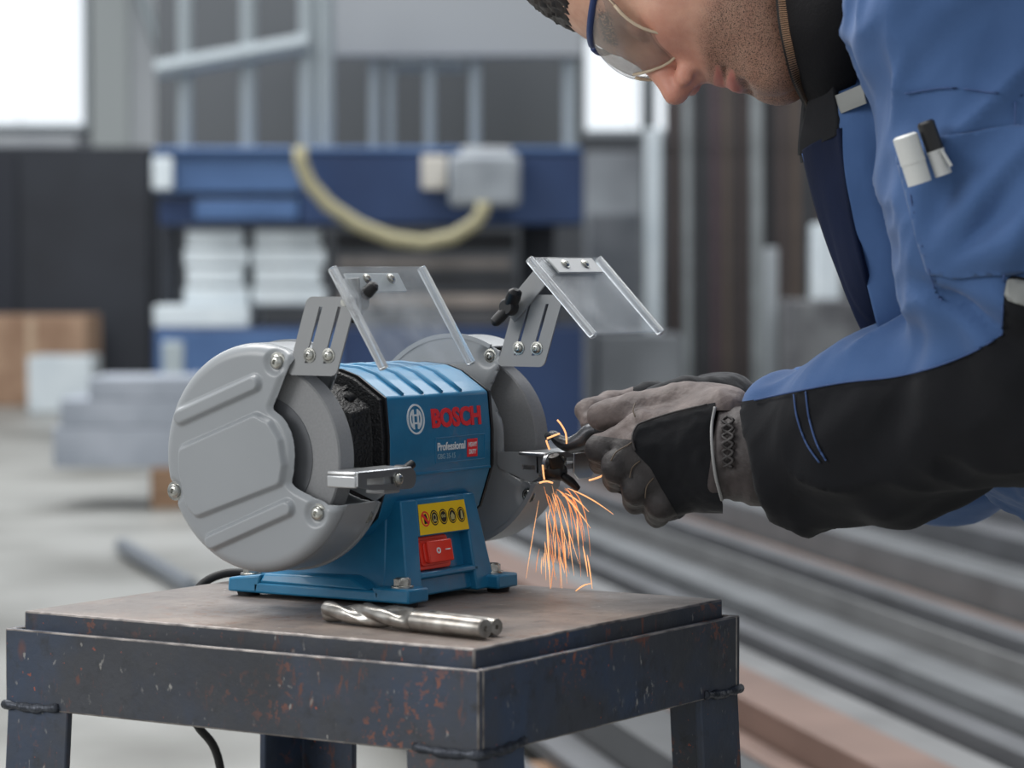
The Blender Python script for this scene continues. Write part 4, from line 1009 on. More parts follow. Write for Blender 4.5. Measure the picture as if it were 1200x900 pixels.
# ------------------------------------------------------------------ head and neck: one continuous body
SH = FPX/2.36
ang = math.radians(23); dd = np.array([math.cos(ang), -math.sin(ang), 0.0]); ff = np.array([-math.sin(ang), -math.cos(ang), 0.0]); ll = np.array([0, 0, -1.0])
yawh = math.radians(7)                     # face turned a little towards the camera
f2 = ff*math.cos(yawh)+ll*math.sin(yawh); l2 = -ff*math.sin(yawh)+ll*math.cos(yawh)
roll = math.radians(17); dd, l2 = dd*math.cos(roll)+l2*math.sin(roll), l2*math.cos(roll)-dd*math.sin(roll)
HO = C(734, 76, 2.36)
HM = np.stack([dd, f2, l2])                # rows: local axes in metric frame
def HL(p): return np.array(p)@HM+HO        # local (d, f, l) to metric
def head_field(P, neck=True):
    Q = (P-HO.astype(np.float32))@HM.T.astype(np.float32)
    S = Q.copy(); S[..., 2] = np.abs(S[..., 2])              # symmetric
    E_ = lambda c, r: ell(S, c, r)
    k_ = lambda a, b, r1, r2: cone(S, a, b, r1, r2)
    F = E_((-.050,-.112,0), (.100,.094,.0755))
    F = smin(F, E_((-.028,-.060,0), (.046,.0495,.064)), .016)     # brow and temples
    F = smin(F, E_((.048,-.062,0), (.062,.050,.056)), .035)     # middle of the face
    F = smin(F, E_((.030,-.050,.040), (.026,.030,.024)), .03)   # cheek bone
    F = smin(F, E_((.074,-.044,0), (.034,.029,.036)), .022)     # mouth area
    F = smin(F, k_((.116,-.036,.012), (.110,-.038,0), .0235, .024), .022)
    F = smin(F, k_((.112,-.048,.020), (.082,-.100,.050), .019, .020), .03)
    F = smin(F, k_((.082,-.100,.050), (.015,-.108,.060), .020, .022), .03)
    F = smin(F, E_((.078,-.074,.030), (.040,.036,.028)), .03)   # cheek
    F = smin(F, k_((-.014,-.022,.012), (-.016,-.032,.044), .0105, .0105), .016)   # brow ridge
    # eyes
    F = smax(F, -E_((.007,-.008,.031), (.013,.015,.016)), .014)
    F = smin(F, E_((.007,-.0285,.031), (.0125,.0125,.0145)), .003)
    F = smin(F, k_((.011,-.0175,.022), (.012,-.0205,.042), .0026, .0024), .004)
    # nose
    F = smin(F, k_((.000,-.013,0), (.030,-.0045,0), .0085, .0090), .012)
    F = smin(F, k_((.028,-.006,0), (.0465,.0085,0), .0090, .0104), .008)
    F = smin(F, E_((.0525,-.0055,.0135), (.0092,.0105,.0072)), .005)
    F = smin(F, k_((.0530,.0030,0), (.0600,-.010,0), .0050,.0045), .005)
    F = smax(F, -k_((.0625,.0035,.0095), (.0615,-.0065,.0135), .0040, .0036), .0015)
    # lips
    for (dc, fc, r, kk) in ((.0745,-.0150,.0072,.006),(.0905,-.0155,.0082,.006)):
        F = smin(F, k_((dc, fc, 0), (dc+(.003 if dc < .08 else -.002), fc-.005, .012), r, r*.9), kk)
        F = smin(F, k_((dc+(.003 if dc < .08 else -.002), fc-.005, .012), (.0825, fc-.016, .024), r*.9, r*.45), kk)
    F = smax(F, -k_((.0825,-.0040,0), (.0830,-.0200,.026), .0026, .0014), .0025)
    F = smax(F, -k_((.1005,-.009,0), (.1000,-.016,.014), .003, .002), .008)
    # ear
    ear = E_((.016,-.103,.072), (.033,.019,.010)); ear = smax(ear, -E_((.012,-.099,.082), (.020,.010,.008)), .004); F = smin(F, ear, .008)
    if neck:
        a = np.array([(.045,-.115,0)]); F = smin(F, cone(Q, (.040,-.118,0), (.200,-.165,0), .056, .064), .03)
    return F
V, Tr = organic(head_field,  HO-np.array([.21,.19,.10]), HO+np.array([.26,.22,.10]), .0026, 2)
V, Tr = largest(V, Tr)
Q = (V-HO)@HM.T
head = put('body', V, Tr, None, PER, smooth=180)
tag(head, 'head and neck with short dark stubble')
d_, f_, l_ = Q[:, 0], Q[:, 1], np.abs(Q[:, 2])
st = sstep(d_, .052, .074)*sstep(f_-(.10-d_)*.35, -.16, -.10)
st = np.maximum(st, sstep(d_, .090, .105))
st = np.maximum(st, sstep(d_+.35*(f_+.075)*-1, .060, .085)*(f_ < -.03))
st = np.maximum(st*1.0, .75*sstep(-np.abs(f_+.105), -.03, -.012)*sstep(d_, .0, .03)*(l_ > .04))
nose = sstep(-np.hypot(d_-.045, f_-.0), -.032, -.022); st = st*(1-nose)
lw = np.clip(1-l_/.027, 0, 1)**.6; lip = np.maximum(sstep(-np.abs(d_-.0778)+.0052*lw, -.0008, .0012), sstep(-np.abs(d_-.0895)+.0070*lw, -.0008, .0014))*(l_ < .027)*(f_ > -.036)
st = st*(1-lip)
brow = sstep(-np.abs(d_+.0165+.1*(l_-.03)), -.008, -.004)*sstep(l_, .010, .016)*sstep(-l_, -.056, -.046)*(f_ > -.06)
red = np.clip(np.maximum(sstep(-np.hypot(d_-.045, f_-.0), -.050, -.006)*.45, sstep(-np.hypot(d_-.035, l_-.045), -.045, -.005)*.3), 0, 1)
me = head.data
for nm, arr in (('stubble', st), ('lip', lip), ('brow', brow), ('flush', red)):
    at = me.attributes.new(nm, 'FLOAT', 'POINT'); at.data.foreach_set('value', arr.astype(np.float32))
mt = bpy.data.materials.new('skin'); mt.use_nodes = True; nt = mt.node_tree; p_ = nt.nodes['Principled BSDF']; L = nt.links.new
tc = nd(nt, 'ShaderNodeTexCoord')
def attr(nm): a = nd(nt, 'ShaderNodeAttribute'); a.attribute_name = nm; return a.outputs['Fac']
def nz(s, dt=3): n = nd(nt, 'ShaderNodeTexNoise', Scale=s, Detail=dt); L(tc.outputs['Object'], n.inputs['Vector']); return n.outputs['Fac']
def mr_(f, a, b, c=0, d=1):
    q = nd(nt, 'ShaderNodeMapRange'); q.inputs['From Min'].default_value = a; q.inputs['From Max'].default_value = b; q.inputs['To Min'].default_value = c; q.inputs['To Max'].default_value = d; L(f, q.inputs['Value']); return q.outputs[0]
def mx_(f, c1, c2):
    q = nd(nt, 'ShaderNodeMix', data_type='RGBA'); L(f, q.inputs['Factor'])
    for s_, c in ((6, c1), (7, c2)):
        if isinstance(c, tuple): q.inputs[s_].default_value = (*c, 1)
        else: L(c, q.inputs[s_])
    return q.outputs[2]
def ml(a, b):
    q = nd(nt, 'ShaderNodeMath', operation='MULTIPLY'); L(a, q.inputs[0])
    if isinstance(b, float): q.inputs[1].default_value = b
    else: L(b, q.inputs[1])
    return q.outputs[0]
c = mx_(mr_(nz(60, 5), .35, .65), lin(208,164,140), lin(190,142,120))
c = mx_(attr('flush'), c, lin(206,128,112))
c = mx_(ml(attr('stubble'), .5), c, lin(108,80,66))
c = mx_(ml(attr('stubble'), mr_(nz(1300, 1), .50, .64)), c, lin(52,36,28))
c = mx_(attr('lip'), c, lin(178,112,100))
c = mx_(ml(attr('brow'), mr_(nz(500, 2), .38, .5)), c, lin(58,42,34))
L(c, p_.inputs['Base Color']); p_.inputs['Roughness'].default_value = .5
p_.inputs['Subsurface Weight'].default_value = .18; p_.inputs['Subsurface Radius'].default_value = (.008, .003, .0015); p_.inputs['Subsurface Scale'].default_value = 1.0
bp = nd(nt, 'ShaderNodeBump', Strength=.25, Distance=.001); L(nz(700, 3), bp.inputs['Height']); L(bp.outputs[0], p_.inputs['Normal'])
me.materials.append(mt)
# hair
def hair_field(P):
    Q = (P-HO.astype(np.float32))@HM.T.astype(np.float32); S = Q.copy(); S[..., 2] = np.abs(S[..., 2])
    F = ell(S, (-.052,-.113,0), (.1060,.0985,.0810))
    cut = (Q[..., 0]+.047)+.55*np.maximum(0, -(Q[..., 1]+.055))*-1.0        # hair line: forehead, then down to the nape
    return smax(F, cut, .006)
V, Tr = organic(hair_field, HO-np.array([.22,.20,.10]), HO+np.array([.15,.22,.10]), .0036, 1, post=lambda V, N: V+N*((vnoise(V*np.array([300,700,500]), 3)-.5)*.004)[:, None])
put('hair', V, Tr, mat('dark_hair', lin(46,36,32), .5, var=lin(28,22,20), scale=300), PER)
# ------------------------------------------------------------------ safety glasses (a thing of their own)
GL = empty('safety_glasses', tuple(W1(HL((.0,0,0))))); tag(GL, 'clear wraparound safety glasses with blue frame on the worker face', 'glasses')
def lens_pt(s, t, side):                   # s: 0 nose .. 1 temple, t: 0 top .. 1 bottom
    l_ = .004+.061*s
    top = -.031+.004*s; bot = .022+.030*math.sin(min(1, s*1.6)*math.pi/2)*(1-.0*s) - .052*max(0, s-.55)**1.2*3.0
    if s < .18: bot = .010+(bot-.010)*(s/.18)
    d_ = top+(bot-top)*t
    f_ = .0075-8.6*l_*l_*(1-.12*t) - 9.0*(d_-.002)**2*1.3
    return HL((d_, f_, side*l_))
M_lens = bpy.data.materials.new('lens_clear'); M_lens.use_nodes = True; nt = M_lens.node_tree; p_ = nt.nodes['Principled BSDF']
p_.inputs['Base Color'].default_value = (.55,.50,.46,1); p_.inputs['Roughness'].default_value = .06; p_.inputs['Specular IOR Level'].default_value = .9
tr_ = nd(nt, 'ShaderNodeBsdfTransparent'); tr_.inputs['Color'].default_value = (.86,.85,.84,1); mxs = nd(nt, 'ShaderNodeMixShader'); fr_ = nd(nt, 'ShaderNodeLayerWeight', Blend=.35)
mrr = nd(nt, 'ShaderNodeMapRange'); mrr.inputs['To Min'].default_value = .03; mrr.inputs['To Max'].default_value = .55
nt.links.new(fr_.outputs['Facing'], mrr.inputs['Value']); nt.links.new(mrr.outputs[0], mxs.inputs['Fac']); nt.links.new(tr_.outputs[0], mxs.inputs[1]); nt.links.new(p_.outputs[0], mxs.inputs[2]); nt.links.new(mxs.outputs[0], nt.nodes['Material Output'].inputs['Surface'])
M_gfr = mat('glasses_blue', lin(40,58,104), .4); M_glow = mat('glasses_rim', lin(206,186,160), .25)
gloc = np.array(GL.location)
for side in (1, -1):
    ns, ntt = 18, 12; P = [lens_pt(i/ns, j/ntt, side) for i in range(ns+1) for j in range(ntt+1)]
    f = [(i*(ntt+1)+j, (i+1)*(ntt+1)+j, (i+1)*(ntt+1)+j+1, i*(ntt+1)+j+1) for i in range(ns) for j in range(ntt)]
    o = link('lens', W(np.array(P))-gloc, f, M_lens, GL, smooth=180); md = o.modifiers.new('t', 'SOLIDIFY'); md.thickness = .0022
    mb = MB(); mb.tube([tuple(W1(lens_pt(i/24, 1.0, side))-gloc) for i in range(25)], .0013, 8); mb.build('lens_rim', M_glow, o, smooth=180)
    mb = MB(); mb.tube([tuple(W1(lens_pt(1, j/10, side))-gloc) for j in range(11)], .0006, 8); mb.build('lens_edge', M_glow, o, smooth=180)
    mb = MB(); mb.tube([tuple(W1(lens_pt(i/24, 0, side)+HM[0]*-.001)-gloc) for i in range(25)], .0030, 10); mb.build('brow_bar', M_gfr, GL, smooth=180)
    a = lens_pt(1, 0.05, side); tp = [a, HL((-.024,-.060,side*.074)), HL((-.018,-.085,side*.079)), HL((-.012,-.105,side*.080)), HL((.004,-.122,side*.078))]
    mb = MB(); mb.tube(catmull([tuple(W1(q)-gloc) for q in tp], 5), [.0050]*10+[.0042]*11, 10, sx=.5); mb.build('temple_arm', M_gfr, GL, smooth=180)
# ------------------------------------------------------------------ jacket
JK = empty('jacket'); JK.parent = PER; tag(JK, 'blue work jacket with black sleeve panels')
sho = C(1140, 5, 2.20); elb = C(1216, 440, 2.19); wri = C(895, 532, 2.385)
def hem_line(x): return 553+(x-1110)*.40
def torso(P):
    F = cone(P, C(1158, 30, 2.40), C(1262, 400, 2.40), .137, .138, (1, 1, .70))
    F = smin(F, cone(P, C(1262, 400, 2.40), C(1440, 600, 2.40), .138, .140, (1, 1, .72)), .05)
    F = smin(F, cone(P, C(1110, 5, 2.30), C(1180, -30, 2.24), .085, .095), .06)
    F = smin(F, cone(P, C(1110, 5, 2.50), C(1180, -30, 2.58), .085, .095), .06)
    x = 600+P[..., 0]/P[..., 2]*FPX; y = 450-P[..., 1]/P[..., 2]*FPX
    hem = (y-hem_line(x)-8*np.sin(x/37))/FPX*2.4*.93
    F = smax(F, hem, .012)
    # neck opening
    F = smax(F, -cone(P, C(940, 10, 2.38), C(1060, 35, 2.40), .062, .05), .015)
    return F
foldsT = lambda V, N: folds(V, N, [((.35,-1,.2), 16, .22, 1.0), ((1,.5,.3), 30, .25, .5)], .015, 3)
V, Tr = organic(torso, (.10,-.34,2.05), (.80,.42,2.78), .0060, 2, post=foldsT)
VT, TT = V, Tr
put('jacket_body', V, Tr, M_jb, JK)
def sleeveL(P):
    F = cone(P, sho, C(1188, 190, 2.19), .090, .086); F = smin(F, cone(P, C(1188, 190, 2.19), C(1206, 300, 2.185), .086, .085), .03); F = smin(F, cone(P, C(1206, 300, 2.185), elb, .085, .074), .03)
    F = smin(F, cone(P, elb, C(1040, 500, 2.295), .074, .066), .022)
    F = smin(F, cone(P, C(1040, 500, 2.295), C(945, 526, 2.355), .064, .057), .03)
    F = smin(F, cone(P, C(965, 538, 2.345), C(890, 538, 2.385), .047, .048), .02)
    # cuff cut and hollow
    ax = (wri-C(1040, 500, 2.295)); ax /= np.linalg.norm(ax); q = (P-C(896, 535, 2.383).astype(np.float32))
    cutn = np.array([-.95, -.22, .22]); cutn /= np.linalg.norm(cutn)
    F = smax(F, (q@cutn.astype(np.float32)), .006)
    F = smax(F, -cone(P, C(870, 532, 2.40), C(960, 524, 2.345), .044, .044), .006)
    return F
def foldsS(V, N):
    x, y = to_px(V); el = np.exp(-(((x-1130)/75)**2+((y-385)/70)**2))
    V = folds(V, N, [((.75,.9,-.2), 19, .16, 1.2), ((.5,.9,.2), 13, .18, .9)], .0080+.003*sstep(420-y, 0, 80), 11)
    dx = (x-1118)*.82+(y-352)*.57; dy = -(x-1118)*.57+(y-352)*.82      # pinched crease in the crook
    V = V-N*(.012*np.exp(-(dy/9)**2)*np.exp(-(np.maximum(0, dx-10)/45)**2-(np.minimum(0, dx)/40)**2))[:, None]
    # folds fanning out of the crook of the elbow
    a = np.arctan2(y-335, x-1095); r = np.hypot(x-1095, y-335); w = np.exp(-((r-105)/45)**2)
    V = V+N*(w*.0048*np.sin(a*9+.6*np.sin(r/25)))[:, None]
    # gathered wrinkles along the forearm
    w2 = np.exp(-((y-500)/110)**2)*sstep(1200-x, 0, 120)
    return V+N*(w2*.0022*np.sin(x/15+y/34+2*vnoise(V*20, 5)*2))[:, None]
V, Tr = organic(sleeveL, (.16,-.20,2.05), (.52,.42,2.46), .0046, 2, post=foldsS)
VS, TS = V, Tr
# split the sleeve along the seam between blue and black cloth
x, y = to_px(V)
seam = np.array([(800,478),(880,470),(935,459),(990,449),(1045,443),(1085,434),(1120,422),(1150,408),(1176,392),(1177,340),(1183,322),(1300,345)])
line = [tuple(p_) for p_ in seam]+[(1400,345),(1400,900),(800,900)]
fl = poly_sdf(x, y, line)
far = V[:, 2]-np.interp(x, [900,1216], [2.385,2.19])               # behind the arm the black cloth runs higher
fl = np.where(far > .02, np.minimum(fl, fl-25*(far-.02)/.05), fl)
a, b = clip_tris(V, Tr, -fl); put('sleeve_upper', a, b, M_jb, JK)
N = vnormals(V, Tr); a, b = clip_tris(V+N*.0012, Tr, fl); put('sleeve_panel', a, b, M_jk, JK)
# the far sleeve
sho2 = C(1150, 20, 2.62); elb2 = C(1110, 520, 2.70); wr2 = C(870, 470, 2.52)
def sleeveR(P):
    F = cone(P, sho2, elb2, .085, .070); F = smin(F, cone(P, elb2, C(905, 486, 2.54), .062, .048), .03)
    F = smax(F, (P-C(862, 474, 2.52).astype(np.float32))@np.array([-.95,0,-.3], np.float32), .006)
    return smax(F, -cone(P, C(850, 470, 2.515), C(930, 468, 2.56), .038, .038), .006)
V, Tr = organic(sleeveR, (.14,-.15,2.38), (.56,.42,2.80), .0065, 2, post=lambda V, N: folds(V, N, [((.9,.3,.3), 22, .35, .8)], .008, 21))
put('sleeve_far', V, Tr, M_jb, JK)
# collar, flap, tape, pocket, seams
def slabpx(pts, dep0, dep1, name, m, par, r=.004, rn=2):
    """sheet of cloth bounded by a picture outline, running through the given depths"""
    n = len(pts); mb = MB(); a = [tuple(W1(C(x_, y_, dep0))) for x_, y_ in pts]; b = [tuple(W1(C(x_, y_, dep1))) for x_, y_ in pts]
    mb.add(a+b, [tuple(range(n))[::-1], tuple(range(n, 2*n))]+[(i, (i+1) % n, n+(i+1) % n, n+i) for i in range(n)])
    off = np.array(parent_loc(par)); mb.v = [tuple(np.array(q)-off) for q in mb.v]; return mb.build(name, m, par, bevel=r, seg=rn, smooth=60)
def ribbon(name, L1, L2, m, par, th, n=12, bulge=0.0, nacross=16, fold=None):
    """cloth strip between two lines of (px, py, depth)"""
    A = catmull([tuple(C(*q)) for q in L1], n); B = catmull([tuple(C(*q)) for q in L2], n); V = []; k = nacross
    for p_, q in zip(A, B):
        p_, q = np.array(p_), np.array(q)
        for j in range(k+1): t = j/k; V.append(p_+(q-p_)*t+np.array([0,0,-bulge*math.sin(math.pi*t)]))
    f = np.array([(i*(k+1)+j, (i+1)*(k+1)+j, (i+1)*(k+1)+j+1, i*(k+1)+j+1) for i in range(len(A)-1) for j in range(k)]); V = np.array(V)
    if fold: V = folds(V, vnormals(V, tris(f)), fold[0], fold[1], 31)
    o = put(name, V, f, m, par, smooth=180); md = o.modifiers.new('t', 'SOLIDIFY'); md.thickness = th; md.offset = 0
    return o
# stand-up collar of the black fleece around the neck
ribbon('fleece_collar', [(917,-40,2.28),(920,10,2.270),(926,50,2.268),(936,90,2.286),(950,125,2.335)], [(1010,-40,2.22),(1010,20,2.215),(1008,60,2.23),(1000,100,2.26),(985,150,2.33)], M_fleece, JK, .006, bulge=.02)
ribbon('fleece_front', [(945,110,2.36),(942,140,2.36),(940,165,2.365),(942,190,2.37)], [(1000,60,2.25),(995,110,2.27),(990,150,2.29),(985,190,2.31)], M_jk, JK, .006, bulge=.008)
# zip of the fleece
zp = catmull([tuple(C(*q)) for q in [(914,-40,2.275),(916,0,2.268),(919,30,2.263),(925,60,2.264),(933,90,2.278),(944,114,2.308),(951,126,2.33)]], 12)
zo = put('zip_tape', *(lambda A: (np.array([q for p_ in A for q in (np.array(p_)+[-.0045,0,0], np.array(p_)+[.0045,.001,-.001])]), [(2*i,2*i+1,2*i+3,2*i+2) for i in range(len(A)-1)]))(zp), mat('zip_tape', lin(16,13,13), .7), JK, solid=.002)
mb = MB(); zo_off = np.array(parent_loc(JK))
acc = 0
for i in range(len(zp)-1):
    p0, p1 = np.array(zp[i]), np.array(zp[i+1]); n = 1
    for q in (.5,):
        p_ = p0+(p1-p0)*q+np.array([0,0,-.0030]); t = (p1-p0)/np.linalg.norm(p1-p0); sd = np.cross(t, [0,0,1]); sd /= np.linalg.norm(sd); hw, hl, hd = sd*.0030, t*.00042, np.array([0,0,-.0009])
        c8 = [p_+sa*hw+sb*hl+sc_*hd for sc_ in (-1,1) for sb in (-1,1) for sa in (-1,1)]
        mb.add([tuple(W1(v)-zo_off) for v in c8], [(0,2,3,1),(4,5,7,6),(0,1,5,4),(2,6,7,3),(0,4,6,2),(1,3,7,5)])
zt_ = mb.build('zip_teeth', mat('zip_brass', lin(176,140,112), .35, .7), JK); zt_['kind'] = 'stuff'
# front flap: black collar corner, then navy flap down the chest
ribbon('collar_flap', [(958,92,2.30),(948,130,2.315),(940,162,2.325),(939,182,2.33)], [(978,80,2.245),(982,115,2.262),(985,140,2.258),(984,158,2.26)], M_jk, JK, .006, bulge=.004)
fl_ = ribbon('front_flap', [(938,178,2.325),(952,225,2.32),(970,280,2.315),(990,335,2.31),(1012,385,2.33),(1040,440,2.39)], [(986,150,2.256),(994,215,2.255),(1004,270,2.255),(1018,325,2.255),(1034,380,2.30),(1060,440,2.38)], M_jn, JK, .005, bulge=.006, n=16, fold=([((.4,-1,.1), 30, .2, 1.0)], .006))
mb = MB()
for q in range(1):
    pass
pl = catmull([tuple(C(*q)+np.array([0,0,-.0035])) for q in [(941,180,2.324),(955,225,2.319),(973,280,2.314),(993,335,2.309),(1015,385,2.328),(1027,412,2.355)]], 10)
mb.tube([tuple(W1(np.array(q))-zo_off) for q in pl], .0016, 8); mb.build('flap_piping', M_thread, JK, smooth=180)
# chest panel joining flap and body so that the front reads as one blue cloth
ribbon('chest_front', [(975,10,2.275),(984,100,2.265),(990,190,2.26),(1000,250,2.26),(1014,320,2.26),(1030,385,2.26),(1052,425,2.34),(1075,480,2.38)], [(1060,0,2.20),(1075,90,2.205),(1095,180,2.21),(1110,250,2.215),(1120,310,2.215),(1130,360,2.24),(1145,420,2.30),(1160,480,2.36)], M_jb, JK, .005, bulge=-.004, n=20, nacross=30, fold=([((.3,-1,.1), 24, .2, 1.0)], .012))
ribbon('reflective_strip', [(979,112,2.258),(983,126,2.257),(986,133,2.256)], [(1012,98,2.238),(1014,113,2.237),(1016,121,2.237)], M_refl, JK, .001)
pv, pt = patch(VS, TS, [(1180,326),(1215,334),(1215,362),(1177,352)], .0035); put('reflective_strip', pv, pt, M_refl, JK, solid=.0008)
# sleeve pocket with two pens
pk = [(1056,182),(1086,168),(1120,160),(1165,152),(1200,150),(1240,310),(1180,318),(1120,322),(1092,318),(1078,275),(1066,225)]
pv, pt = patch(VS, TS, pk, .0024, front=2.17, rnd=3); put('sleeve_pocket', pv, pt, M_jb, JK, solid=.0014)
for nm, pts in (('sleeve_seam', [(1066,225),(1074,262),(1084,300),(1096,340),(1104,352)]), ('sleeve_seam', [(1190,115),(1188,200),(1178,300),(1174,385)]), ('shoulder_seam', [(1060,110),(1110,103),(1160,108),(1200,112)]), ('panel_stitch', [(930,462),(934,490),(945,520),(960,542)]), ('panel_stitch', [(944,459),(948,490),(957,520),(968,540)]), ('panel_seam', [(884,469),(935,458),(990,448),(1045,442),(1085,433),(1120,421),(1150,407),(1175,391)])):
    tp = px_tube(VS, TS, pts, .001, .0022, 10, 0)
    if len(tp) > 3: mb = MB(); mb.tube([tuple(W1(q)-zo_off) for q in tp], .0008, 6); mb.build(nm, M_thread, JK, smooth=180)
for k, (p0, p1, r, cols_, lb) in enumerate((((1060,158),(1078,215),.0088,(lin(206,208,206), lin(206,208,206)),'white capped marker in the sleeve pocket, left of the black one'), ((1084,142),(1106,205),.0062,(lin(30,30,32), lin(190,192,192)),'black and white pen in the sleeve pocket, right of the white marker'))):
    a = C(*p0, 2.101); b = C(*p1, 2.103)
    pe = empty('pen', tuple(W1(b))); tag(pe, lb, 'pen'); off = np.array(pe.location); ax = a-b; Ln = np.linalg.norm(ax); axw = W1(a)-W1(b)
    mb = MB(); mb.lathe([(r,0),(r,Ln*.42),(r*1.06,Ln*.42),(r*1.06,Ln*.46)], (0,0,0), axw, 20); mb.build('barrel', mat('pen_body_%d' % k, cols_[1], .35), pe, smooth=40)
    mb = MB(); mb.lathe([(r*1.04,Ln*.46),(r*1.04,Ln*.96),(r*.8,Ln),(.0005,Ln)], (0,0,0), axw, 20); mb.build('cap', mat('pen_cap_%d' % k, cols_[0], .35), pe, smooth=40)
    if k == 1:
        mb = MB(); q = W1(a)-W1(b); tv = W1(C(1106,188,2.099))-off; s0 = q*.45-FWD*(r+.002)
        mb.tube([tuple(s0+RGT*.003), tuple(s0+RGT*.006-q*.30)], .0024, 8, sx=.6); mb.build('clip', mat('pen_clip', lin(200,202,202), .3, .6), pe)
# ------------------------------------------------------------------ trousers and boots (standing right of the frame)
hp = np.array(W1(C(1460, 630, 2.40))); sd = FWD*np.array([1,1,0]); sd /= np.linalg.norm(sd); rt = RGT
def legs(P):
    F = None
    for s in (-1, 1):
        h0 = hp+sd*.09*s; kn = np.array([*(hp+sd*.11*s-rt*.03)[:2], .47]); an_ = np.array([*(hp+sd*.12*s-rt*.02)[:2], .10])
        g = smin(cone(P, h0, kn, .095, .070), cone(P, kn, an_, .070, .062), .03); F = g if F is None else smin(F, g, .04)
    F = smin(F, cone(P, hp+sd*.07+[0,0,.06], hp-sd*.07+[0,0,.06], .12, .12), .05)
    return smax(F, (.07-P[..., 2]), .01)
def direct(name, V, Tr, m, par): return link(name, V-np.array(parent_loc(par)), Tr, m, par, smooth=180, fix=False)
V, Tr = organic(legs, hp-np.array([.45,.45,hp[2]-.03]), hp+np.array([.45,.45,.22]), .013, 2, post=lambda V, N: folds(V, N, [((0,0,1), 14, .5, 1)], .010, 2))
direct('trousers', V, Tr, M_tr, PER)
for s in (-1, 1):
    an_ = np.array([*(hp+sd*.12*s-rt*.02)[:2], .10])
    def boot(P):
        F = smin(cone(P, an_+[0,0,.03], an_+[0,0,-.05], .052, .05), cone(P, an_-[0,0,.05], an_-rt*.15-[0,0,.055], .05, .044), .03); return smax(F, .002-P[..., 2], .006)
    V, Tr = organic(boot, an_-np.array([.26,.26,.11]), an_+np.array([.26,.26,.10]), .010, 2); direct('boot', V, Tr, M_boot, PER)
# ------------------------------------------------------------------ gloves
def hand(name, mc, wr, fing, th, par, fab, col, label):
    """mc: knuckles (4), wr: wrist points (2), fing: finger chains, th: thumb chain"""
    def fld(P):
        F = cone(P, wr[0], wr[1], .027, .027)
        for i, m_ in enumerate(mc): F = smin(F, cone(P, (wr[0]*(3-i)+wr[1]*i)/3, m_, .023, .0155), .016)
        for i in range(3): F = smin(F, cone(P, mc[i], mc[i+1], .0150, .0150), .010)
        fu = None
        for m_, ch in zip(mc, fing):
            pts = [m_]+ch; rr_ = [.0130,.0122,.0112,.0102]; g = None
            for i in range(len(pts)-1):
                q = cone(P, pts[i], pts[i+1], rr_[i], rr_[i+1]); g = q if g is None else smin(g, q, .004)
            fu = g if fu is None else np.minimum(fu, g)
        F = smin(F, fu, .004)
        g = None; rr_ = [.022,.0175,.0150,.0118]
        for i in range(len(th)-1):
            q = cone(P, th[i], th[i+1], rr_[i], rr_[i+1]); g = q if g is None else smin(g, q, .006)
        return smin(F, g, .010)
    allp = np.array(list(mc)+list(wr)+[p_ for ch in fing for p_ in ch]+list(th))
    V, Tr = organic(fld, allp.min(0)-.035, allp.max(0)+.035, .0024, 1, post=lambda V, N: V+N*((vnoise(V*160, 7)-.5)*.0014+(vnoise(V*60, 8)-.5)*.003)[:, None])
    return V, Tr
mcL = [C(752,506,2.418), C(748,531,2.408), C(758,557,2.408), C(783,581,2.412)]
wrL = [C(842,497,2.410), C(846,560,2.405)]
fgL = [[C(704,527,2.418), C(708,540,2.452), C(730,536,2.474)], [C(722,548,2.402), C(722,562,2.436), C(742,556,2.460)], [C(746,572,2.400), C(745,586,2.432), C(764,578,2.454)], [C(774,590,2.402), C(772,600,2.432), C(792,592,2.450)]]
thL = [C(850,482,2.425), C(796,473,2.438), C(744,481,2.446), C(704,487,2.452)]
V, Tr = hand('glove', mcL, wrL, fgL, thL, None, None, None, None)
VG, TG = V, Tr
GLV = empty('work_glove'); GLV.parent = PER; tag(GLV, 'near glove, black fabric back with grey brown leather')
x, y = to_px(V)
fabric = poly_sdf(x, y, [(741,513),(744,501),(752,495),(790,483),(828,474),(850,470),(850,620),(800,620),(792,600),(775,572),(762,548),(748,534),(742,527)])
fabric = np.maximum(fabric, x-np.interp(y, [470,500,530,560,590], [839,834,835,839,847]))
N = vnormals(V, Tr); fabric = np.where((N[:, 2] > .35), 8, fabric)
finger = poly_sdf(x, y, [(680,508),(742,516),(745,530),(762,548),(775,572),(795,600),(800,640),(680,640)])
leather = np.maximum(np.maximum(-fabric, -finger), np.minimum(x-np.interp(y, [470,500,530,560,590], [839,834,835,839,847]), y-481))
a, b = clip_tris(V+N*.0006, Tr, fabric); put('glove_back', a, b, M_gl_blk, GLV)
a, b = clip_tris(V, Tr, leather); put('glove_leather', a, b, M_gl_lea, GLV)
a, b = clip_tris(V, Tr, np.maximum(finger, -fabric)); put('glove_fingers', a, b, M_gl_pad, GLV)
gl_off = np.array(parent_loc(GLV))
def seamtube(name, pts, r, lift, m, par=GLV, Vx=VG, Tx=TG):
    tp = px_tube(Vx, Tx, pts, r, lift)
    if len(tp) > 3: mb = MB(); mb.tube([tuple(W1(q)-gl_off) for q in tp], r, 8); mb.build(name, m, par, smooth=180)
seamtube('glove_seam', [(744,528),(741,513),(745,501),(753,495),(790,483),(828,474)], .0009, .0012, M_gl_pad)
def cuffL(P):
    F = cone(P, C(826,530,2.405), C(896,533,2.385), .0395, .042, (1,1,1.18)); q = P-C(831,530,2.405).astype(np.float32)
    F = smax(F, q@np.array([-.99,.14,0], np.float32), .004); return F
